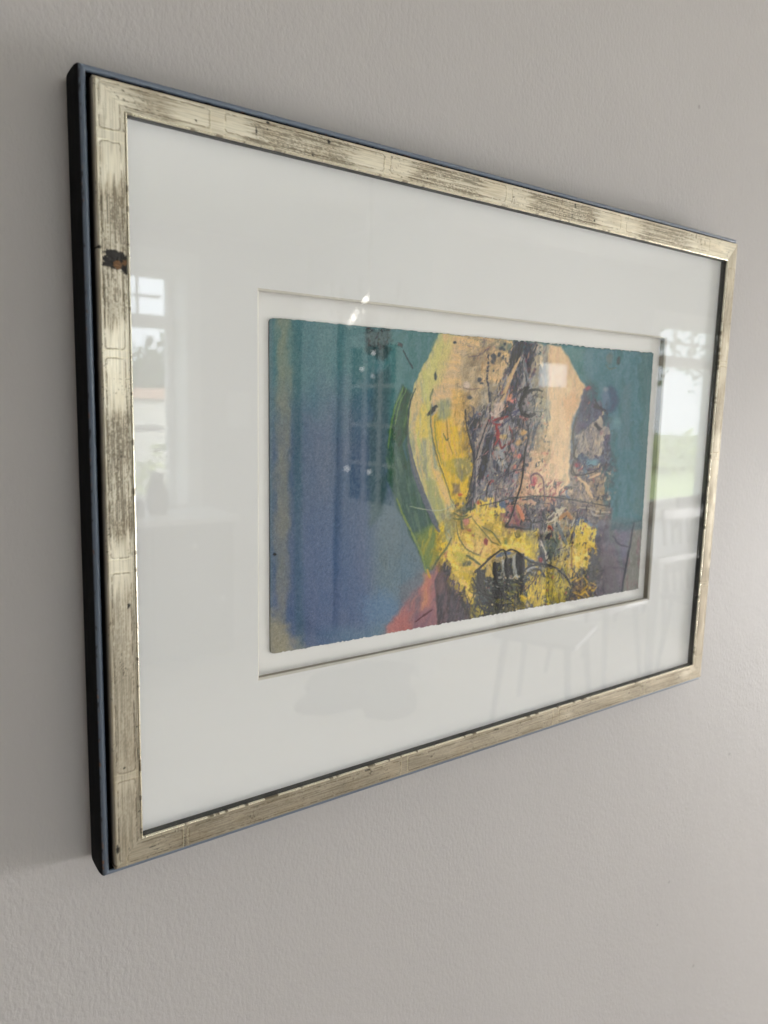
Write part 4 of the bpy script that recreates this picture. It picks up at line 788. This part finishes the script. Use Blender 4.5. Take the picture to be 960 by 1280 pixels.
# profile of the gilt rail: (t across 0 outer .. 1 inner, y)
def gilt_profile():
    pr = [(-.02, .0125), (-.01, .0065), (-.004, .0012)]
    for i in range(34):
        t = .0 + i/33*.93
        y = .0009*(max(0, 1 - t/.05))**2 - .00035*math.sin(math.pi*min(1, t/.93))
        pr.append((t, y))
    for a in np.linspace(0, math.pi, 9): pr.append((.965 - .035*math.cos(a), -.0001 - .0007*math.sin(a)))
    pr += [(1.0, .0004), (1.0, .0009), (1.002, .0022), (1.004, .0056), (1.004, .008)]
    return pr
GP = gilt_profile()
m_gilt = mat('worn_gilding', rough=.32, metal=1)
def attr(m, nm, out='Fac'):
    a = N(m, 'ShaderNodeAttribute'); a.attribute_name = nm; return a.outputs[out]
L(m_gilt, attr(m_gilt, 'paint', 'Color'), P(m_gilt).inputs['Base Color']); L(m_gilt, attr(m_gilt, 'metal'), P(m_gilt).inputs['Metallic']); L(m_gilt, attr(m_gilt, 'rough'), P(m_gilt).inputs['Roughness'])
bb = bump(m_gilt, 1400, .25, .0001, 2); bump(m_gilt, 260, .25, .0003, 3, prev=bb)

def rail_s(rail, px, py):
    x, z = uz(px, py, 0)
    return {0: x, 1: z, 2: x, 3: z}[rail]*1000          # mm along, from the left or from the bottom
# panels of leaf (their ends), rubbed zones, chips, all in photograph positions on their rail
panels = {2: [(122, 262), (282, 480), (488, 632), (640, 775), (782, 886)], 3: [(104, 161), (177, 436), (448, 698), (717, 966), (976, 1075)],
          1: [(335, 452), (458, 566), (574, 728), (734, 820)], 0: [(160, 228), (236, 500), (510, 690), (698, 800), (806, 862)]}
rubbed = {2: [(160, 215, .7), (312, 438, 1.), (515, 600, 1.), (662, 745, 1.), (800, 862, .9)], 3: [(232, 400, 1.), (515, 670, 1.1), (740, 960, .55), (985, 1070, .5)],
          1: [(360, 420, .5), (480, 540, .5), (600, 700, .4)], 0: [(180, 480, .35), (500, 850, .3)]}
midx = {2: lambda p: (p, 118 + (p - 118)*.262), 3: lambda p: (140 + (p - 300)*.025, p), 1: lambda p: (910 - (p - 340)*.083, p), 0: lambda p: (p, 1068 - (p - 160)*.318)}
chips = {3: [(156, 329, 3.6, 4.0, 2), (145, 330, 3.4, 2.9, 2), (134, 330, 2.8, 1.3, 1), (142, 318, 4.2, 2.2, 1), (151, 321, 2.6, 2.0, 1), (135, 324, 3.0, 1.4, 1), (158, 337, 2.4, 2.2, 1), (124, 308, .8, .8, 1), (161, 757, 1.0, 1.6, 1), (173, 941, .5, 3.2, 1), (171, 908, .5, .6, 1), (174, 1014, .5, .6, 1), (147, 1062, .8, 2.2, 1), (142, 1085, 2, .8, 2), (155, 960, .5, .5, 1)],
         2: [(411, 176, 1.2, 1.2, 1), (320, 163, .4, 2.4, 1), (335, 152, 1.4, .6, 1), (334, 161, .5, .5, 1), (446, 212, .9, .5, 1), (391, 193, .5, .5, 1), (428, 207, .5, .5, 1), (534, 222, .5, .5, 1), (719, 257, .5, 2, 1), (715, 270, .4, 1.6, 1), (743, 275, .9, 1, 1), (572, 211, 1.6, .5, 1), (592, 248, 1.4, .6, 1), (167, 150, 3, .6, 2), (245, 150, .6, .6, 1), (870, 296, .5, 2, 1), (876, 300, .4, 2, 1), (881, 304, .4, 2, 1)],
         1: [(913, 405, .7, 1, 1), (908, 490, .9, .9, 1), (887, 712, .7, 1.5, 1), (880, 730, .6, .6, 1)],
         0: [(234, 1007, 2.6, .4, 1), (302, 1007, 2.4, .5, 2), (218, 1033, .6, .3, 1), (191, 1057, 2, .35, 1), (460, 962, 2.2, .45, 1), (430, 963, 1, .4, 1), (620, 912, 3.6, .4, 1), (738, 872, 2.4, .4, 1), (206, 1070, .6, 1, 1), (231, 1050, .3, 4, 1)]}
def gilt_rail(r):
    oa, ob = GO[r], GO[(r + 1) % 4]; ia, ib = GI[r], GI[(r + 1) % 4]
    Lm = math.dist(oa, ob); ns = int(Lm/.0005); nt_ = len(GP)
    s = np.linspace(0, 1, ns)[None, :]; tt = np.array([p[0] for p in GP])[:, None]; yy = np.array([p[1] for p in GP])[:, None]
    ox = oa[0] + (ob[0] - oa[0])*s; oz = oa[1] + (ob[1] - oa[1])*s; ix = ia[0] + (ib[0] - ia[0])*s; iz = ia[1] + (ib[1] - ia[1])*s
    X = ox + (ix - ox)*tt; Z = oz + (iz - oz)*tt; Y = yy + 0*s
    S = (X if r in (0, 2) else Z)*1000; T = tt + 0*s; A = T*15.6          # mm along, mm across
    k = r
    top = (T > -.002) & (T < .93)
    # --- colour
    leaf = np.array(lin((214, 206, 188)))[None, None] * (1 + (fb(S/34, A/30, k, 2)[..., None] - .5)*.22)
    col = leaf.copy(); metal = np.ones_like(S); rough = .33 + .16*fb(S/9, A/4, k + 1) ; H = np.zeros_like(S)
    warm = sst(.42, .75, fb(S/16, A/7, k + 2))[..., None]; col = col*(1 - warm*.22) + np.array(lin((180, 160, 128)))*warm*.22
    brush = (fb(S/26, A*2.6, k + 1, 3) - .5); H += brush*.00004*top; rough += brush*.14
    bl = sst(.46, .62, fb(S/22, A*3.2, k + 3, 3))*top; col = col*(1 - bl[..., None]*.20)
    painted_dim = {0: .85, 1: .62, 2: .18, 3: .14}[r]  # dimmer reflections of bottom rail and lower rail ends put into the colour
    if r == 3: painted_dim = painted_dim + .42*sst(190, 110, S)
    if r == 1: painted_dim = painted_dim + .55*sst(150, 80, S)
    painted_dim = np.clip(painted_dim*(.75 + .5*fb(S/25, A/6, k + 4)), 0, 1)*np.ones_like(S)
    col = col*(1 - painted_dim[..., None]*.62) + np.array(lin((122, 110, 92)))*painted_dim[..., None]*.62; rough += painted_dim*.16 + (.14 if r in (0, 1) else 0)
    for p0, p1, amt in rubbed[r]:
        a, b = sorted((rail_s(r, *midx[r](p0)), rail_s(r, *midx[r](p1)))); soft = 5
        env = sst(a - soft, a + soft, S + (fb(S*0 + 3, A*1.6, k) - .5)*22)*sst(b + soft, b - soft, S + (fb(S*0 + 8, A*1.6, k + 2) - .5)*22)*sst(.03, .14, T)*sst(.96, .86, T)
        st = sst(.40, .60, fb(S/20, A*3.4, k + 2, 4)*.62 + fb(S/1.1, A*2.2, k + 4, 3)*.38)
        m_ = np.clip(env*(.22 + .85*st)*amt, 0, 1); dk = np.array(lin((88, 78, 62)))
        col = col*(1 - m_[..., None]*.66) + dk*m_[..., None]*.66; rough += m_*.18; H += m_*.00003*st
    # --- outlines of the leaf panels
    for p0, p1 in panels[r]:
        a, b = sorted((rail_s(r, *midx[r](p0)), rail_s(r, *midx[r](p1))))
        cx_, hw = (a + b)/2, (b - a)/2; cyy, hh = 7.2, 5.0
        wx = (fb(S/3, A/3, k, 3) - .5)*1.1; rad = 1.8
        qx = np.abs(S - cx_ + wx) - (hw - rad); qy = np.abs(A - cyy + wx*.6) - (hh - rad)
        d = np.hypot(np.maximum(qx, 0), np.maximum(qy, 0)) + np.minimum(np.maximum(qx, qy), 0) - rad
        ln = sst(.48, .12, np.abs(d))*sst(.30, .48, fb(S/2.4, A/2.4, k + 5, 3))*top
        col = col*(1 - ln[..., None]*.58) + np.array(lin((88, 76, 56)))*ln[..., None]*.58; H += ln*.00016
        for e in (a - .6, b + .6):                      # doubled laps between the panels
            ln = sst(.35, .1, np.abs(S - e + wx*.3))*top*sst(.15, .4, fb(S, A/2, k))
            col = col*(1 - ln[..., None]*.28) + np.array(lin((236, 226, 190)))*ln[..., None]*.28; H -= ln*.00012
    # --- specks, scratches
    sp = sst(.80, .86, vn(S*1.1, A*1.3, k + 1))*sst(.5, .7, fb(S/14, A/8, k + 4))*top; col = col*(1 - sp[..., None]*.7) + np.array((.03, .022, .012))*sp[..., None]*.7; metal = metal*(1 - sp*.6)
    # --- chips down to the black bole and the bare wood
    for px, py, la, lc, kind_ in chips[r]:
        x, z = uz(px, py, 0); s0 = (x if r in (0, 2) else z)*1000
        ac = {0: z*1000, 1: (.5778 - x)*1000, 2: (.4204 - z)*1000, 3: x*1000}[r]
        if r == 3: la, lc = lc, la
        q = np.hypot((S - s0)/max(la, .1), (A - ac)/max(lc, .1)) + (fb(S/1.1, A/1.1, k + 2, 3) - .5)*1.1
        c = sst(1.15, .85, q)*(T > -.01)*(T < 1.001)
        col = col*(1 - c[..., None]) + np.array((.012, .010, .008))*c[..., None]; metal = metal*(1 - c); rough = rough*(1 - c) + .7*c; H += c*.00022
        if kind_ == 2:
            q2 = np.hypot((S - s0 + .3)/max(la*.72, .1), (A - ac - lc*.30)/max(lc*.72, .1)) + (fb(S/.9, A/2.5, k + 3, 3) - .5)*.9
            c2 = sst(1.1, .8, q2)*c
            wood = np.array(lin((112, 80, 46)))*(.45 + .8*fb(S*2.2, A/3, k)[..., None]); col = col*(1 - c2[..., None]) + wood*c2[..., None]
    # --- lip, sides
    lip = (T >= .925) & (T <= 1.0) & (Y < .0006)
    wear = lip*sst(.60, .72, fb(S/5, A*0 + 2, k + 1)); col = col*(1 - wear[..., None]*.45) + np.array((.06, .045, .025))*wear[..., None]*.45
    bright = lip*(1 - wear); rough = rough*(1 - bright) + .2*bright
    lipc = np.array(lin((238, 230, 208))); col = col*(1 - bright[..., None]*.8) + lipc*bright[..., None]*.8
    blk = ((Y > .0007) & (T > .5)) | (T < -.006)
    col[blk] = (.004, .005, .005); metal[blk] = 0; rough[blk] = .5
    Y = Y + H
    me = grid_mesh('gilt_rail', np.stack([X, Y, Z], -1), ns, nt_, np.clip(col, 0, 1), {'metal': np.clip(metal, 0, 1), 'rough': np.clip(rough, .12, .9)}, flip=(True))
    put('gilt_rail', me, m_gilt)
for r in range(4): gilt_rail(r)

# ---- dark outer moulding
m_out = mat('blue_black_lacquer', rough=.22, spec=.5)
L(m_out, attr(m_out, 'paint', 'Color'), P(m_out).inputs['Base Color']); L(m_out, attr(m_out, 'rough'), P(m_out).inputs['Roughness'])
bump(m_out, 300, .12, .0003, 2); L(m_out, attr(m_out, 'sheen'), P(m_out).inputs['Specular IOR Level'])
OO = [(-.0053, -.0051), (.5834, -.0048), (.5836, .4264), (-.0052, .4256)]
OI = [(-.0002, -.0004), (.5779, .0004), (.5782, .4214), (-.0004, .4198)]
OP = [(0.02, WALL_Y - .0005), (-.10, .0296), (-.16, .027), (-.18, .020), (-.16, .012), (-.08, .0082), (.0, .0062), (.07, .0054), (.14, .0050), (.30, .0047), (.46, .0047), (.56, .0050), (.62, .0058), (.64, .0075), (.65, .0118), (1.05, .0120)]
def outer_rail(r):
    oa, ob = OO[r], OO[(r + 1) % 4]; ia, ib = OI[r], OI[(r + 1) % 4]
    pr = []
    for a, b in zip(OP, OP[1:]):
        for j in range(3): pr.append((a[0] + (b[0] - a[0])*j/3, a[1] + (b[1] - a[1])*j/3))
    pr.append(OP[-1])
    ns = int(math.dist(oa, ob)/.0011)
    s = np.linspace(0, 1, ns)[None, :]; T = np.array([p[0] for p in pr])[:, None]; Y0 = np.array([p[1] for p in pr])[:, None]
    ox = oa[0] + (ob[0] - oa[0])*s; oz = oa[1] + (ob[1] - oa[1])*s; ix = ia[0] + (ib[0] - ia[0])*s; iz = ia[1] + (ib[1] - ia[1])*s
    X = ox + (ix - ox)*T; Z = oz + (iz - oz)*T; Y = Y0 + 0*s
    S = (X if r in (0, 2) else Z)*1000; T = T + 0*s
    front = sst(.0075, .0055, Y)*(T < .62)
    col = np.array((.008, .008, .009))*(1 - front[..., None]) + np.array((.105, .138, .195))*front[..., None]  # single lacquer: light on the front and shade on the side painted in
    rough = .24 + .2*fb(S/8, Y*900, r) ; rough = rough + .42*(1 - front)
    edge = sst(.0075, .0055, Y)*sst(.16, .02, T)*(T > -.2) + front*sst(.52, .6, T)
    ch_ = edge*sst(.66, .72, fb(S/3.2, T*5, r + 2, 3)); wood = edge*sst(.73, .77, fb(S/2.6, T*5, r + 3, 3))
    lowc = sst(26, 4, S) if r == 3 else 0*S
    ch_ = np.clip(ch_ + edge*lowc*sst(.5, .6, fb(S/2, T*6, 1, 3)), 0, 1); wood = np.clip(wood*.8 + edge*lowc*sst(.56, .64, fb(S/2, T*4, 4, 3)), 0, 1)
    col = col*(1 - ch_[..., None]) + np.array((.008, .007, .006))*ch_[..., None]; col = col*(1 - wood[..., None]) + np.array(lin((134, 88, 52)))*wood[..., None]
    rough = rough + ch_*.3
    Y = Y + ch_*.0003
    groove = (T > .63); col[groove] = (.006, .006, .006); rough[groove] = .8
    me = grid_mesh('outer_rail', np.stack([X, Y, Z], -1), ns, len(pr), col, {'rough': np.clip(rough, .1, .9), 'sheen': .05 + .75*front}, flip=True)
    put('outer_rail', me, m_out)
for r in range(4): outer_rail(r)

# ---- mat board with bevelled opening, spacer behind it
m_mat = mat('white_mat_board', (.86, .86, .855), .75, spec=.25); bump(m_mat, 900, .12, .0002, 2)
m_core = mat('cream_bevel_core', (.80, .77, .69), .8, spec=.2); m_sp = mat('grey_spacer', (.36, .33, .28), .85, spec=.2)
MO = [(.010, .010), (.568, .010), (.568, .412), (.010, .412)]
MI = [(.0907, .0916), (.4897, .0907), (.4874, .3300), (.0904, .3291)]
def ring(name, A, ya, B, yb, m, parent=pic):
    bm = bmesh.new()
    va = [bm.verts.new((x, ya, z)) for x, z in A]; vb = [bm.verts.new((x, yb, z)) for x, z in B]
    for i in range(4): j = (i + 1) % 4; bm.faces.new((va[i], va[j], vb[j], vb[i]))
    me = bpy.data.meshes.new(name); bm.to_mesh(me); bm.free(); return put(name, me, m, parent)
def inset(Q, d):
    sg = [(1, 1), (-1, 1), (-1, -1), (1, -1)]; return [(x + d*a, z + d*b) for (x, z), (a, b) in zip(Q, sg)]
DM = .0056
mb = ring('mat_board', MO, DM, MI, DM, m_mat)
ring('bevel', MI, DM, inset(MI, .0012), DM + .0014, m_core)
ring('spacer', inset(MI, .0004), DM + .00141, inset(MI, .0006), .0118, m_sp)
m_back = mat('off_white_backing_paper', (.93, .92, .90), .8, spec=.2); bump(m_back, 600, .15, .0002, 2)
bm = bmesh.new(); box(bm, (.05, .0117, .05), (.53, .0145, .375)); me = bpy.data.meshes.new('backing_paper'); bm.to_mesh(me); bm.free(); put('backing_paper', me, m_back)
bm = bmesh.new(); box(bm, (.003, .0150, .003), (.575, .0190, .418)); me = bpy.data.meshes.new('backing_board'); bm.to_mesh(me); bm.free(); put('backing_board', me, m_sp)
# ---- glass
bm = bmesh.new(); box(bm, (.0150, GLASS_Y, .0150), (.5625, GLASS_Y + .0018, .4050)); me = bpy.data.meshes.new('glass_pane'); bm.to_mesh(me); bm.free(); put('glass_pane', me, m_glass)

# ---- the painting itself: a thin panel whose face carries the paint as relief and colour
CVS, HGT = paint()
YA = .01056
AQ = [(.1017, .1054), (.4783, .1017), (.4758, .3154), (.1003, .3136)]     # lower left, lower right, upper right, upper left
nu, nv = 820, 470
u = np.linspace(0, 1, nu)[None, :]; v = np.linspace(0, 1, nv)[:, None]
X = (AQ[0][0]*(1 - u) + AQ[1][0]*u)*(1 - v) + (AQ[3][0]*(1 - u) + AQ[2][0]*u)*v
Z = (AQ[0][1]*(1 - u) + AQ[1][1]*u)*(1 - v) + (AQ[3][1]*(1 - u) + AQ[2][1]*u)*v
dv_ = np.minimum(v, 1 - v)*.21; rr = .0028
offx = np.where(dv_ < rr, rr - np.sqrt(np.maximum(rr*rr - (rr - dv_)**2, 0)), 0); X = X + offx*(1 - u)**60
ee = np.maximum(0, (v - .97)/.03); rag = (fb(X*900, X*0, 1, 4) - .52)*.0024*sst(.3, .75, u) + (fb(X*300, X*0, 2) - .5)*.0010; Z = Z + ee*rag
ee = np.maximum(0, (.03 - v)/.03); rag = (fb(X*700, X*0 + 5, 3, 4) - .5)*.0018; Z = Z + ee*rag*(u > .02)
er = np.maximum(0, (u - .985)/.015); X = X + er*(fb(Z*700, Z*0 + 9, 4, 4) - .5)*.0014
PXv, PYv = proj(X, np.full_like(X, YA), Z)
fxp = np.clip((PXv - PX0)*PS, 0, PW - 2); fyp = np.clip((PYv - PY0)*PS, 0, PH - 2)
x0 = fxp.astype(int); y0 = fyp.astype(int); ax = (fxp - x0)[..., None]; ay = (fyp - y0)[..., None]
smp = lambda A: (A[y0, x0]*(1 - ax) + A[y0, x0 + 1]*ax)*(1 - ay) + (A[y0 + 1, x0]*(1 - ax) + A[y0 + 1, x0 + 1]*ax)*ay
c = smp(CVS)/255.; c = np.where(c <= .04045, c/12.92, ((c + .055)/1.055)**2.4)
hh = smp(HGT[..., None])[..., 0]
ART_GAIN, ART_VEIL = np.array([1.66, 1.58, 1.62]), .046
c = np.clip((c - ART_VEIL)*ART_GAIN, .004, .85)
Yv = YA - hh*.00035
# sides of the panel
def ringrow(a): return a
ext = lambda A, lo, hi: np.concatenate([lo, A, hi], 0)
Xg = np.pad(X, 1, mode='edge'); Zg = np.pad(Z, 1, mode='edge'); Yg = np.pad(Yv, 1, constant_values=.0118); cg = np.pad(c, ((1, 1), (1, 1), (0, 0)), mode='edge')
edgec = np.array(lin((92, 74, 58))); cg[0, :] = edgec; cg[-1, :] = edgec; cg[:, 0] = edgec; cg[:, -1] = edgec
m_paint = mat('pigment', rough=.62, spec=.3)
ca = N(m_paint, 'ShaderNodeAttribute'); ca.attribute_name = 'paint'
tcn = N(m_paint, 'ShaderNodeTexCoord'); nz = N(m_paint, 'ShaderNodeTexNoise', Scale=1500, Detail=2); L(m_paint, tcn.outputs['Object'], nz.inputs['Vector'])
mr = N(m_paint, 'ShaderNodeMapRange'); mr.inputs[1].default_value = .3; mr.inputs[2].default_value = .7; mr.inputs[3].default_value = .89; mr.inputs[4].default_value = 1.11; L(m_paint, nz.outputs['Fac'], mr.inputs[0])
mxx = N(m_paint, 'ShaderNodeVectorMath'); mxx.operation = 'SCALE'; L(m_paint, ca.outputs['Color'], mxx.inputs[0]); L(m_paint, mr.outputs[0], mxx.inputs['Scale']); L(m_paint, mxx.outputs[0], P(m_paint).inputs['Base Color'])
bump(m_paint, 1200, .3, .0002, 3)
put('painted_panel', grid_mesh('painted_panel', np.stack([Xg, Yg, Zg], -1), nu + 2, nv + 2, cg), m_paint)
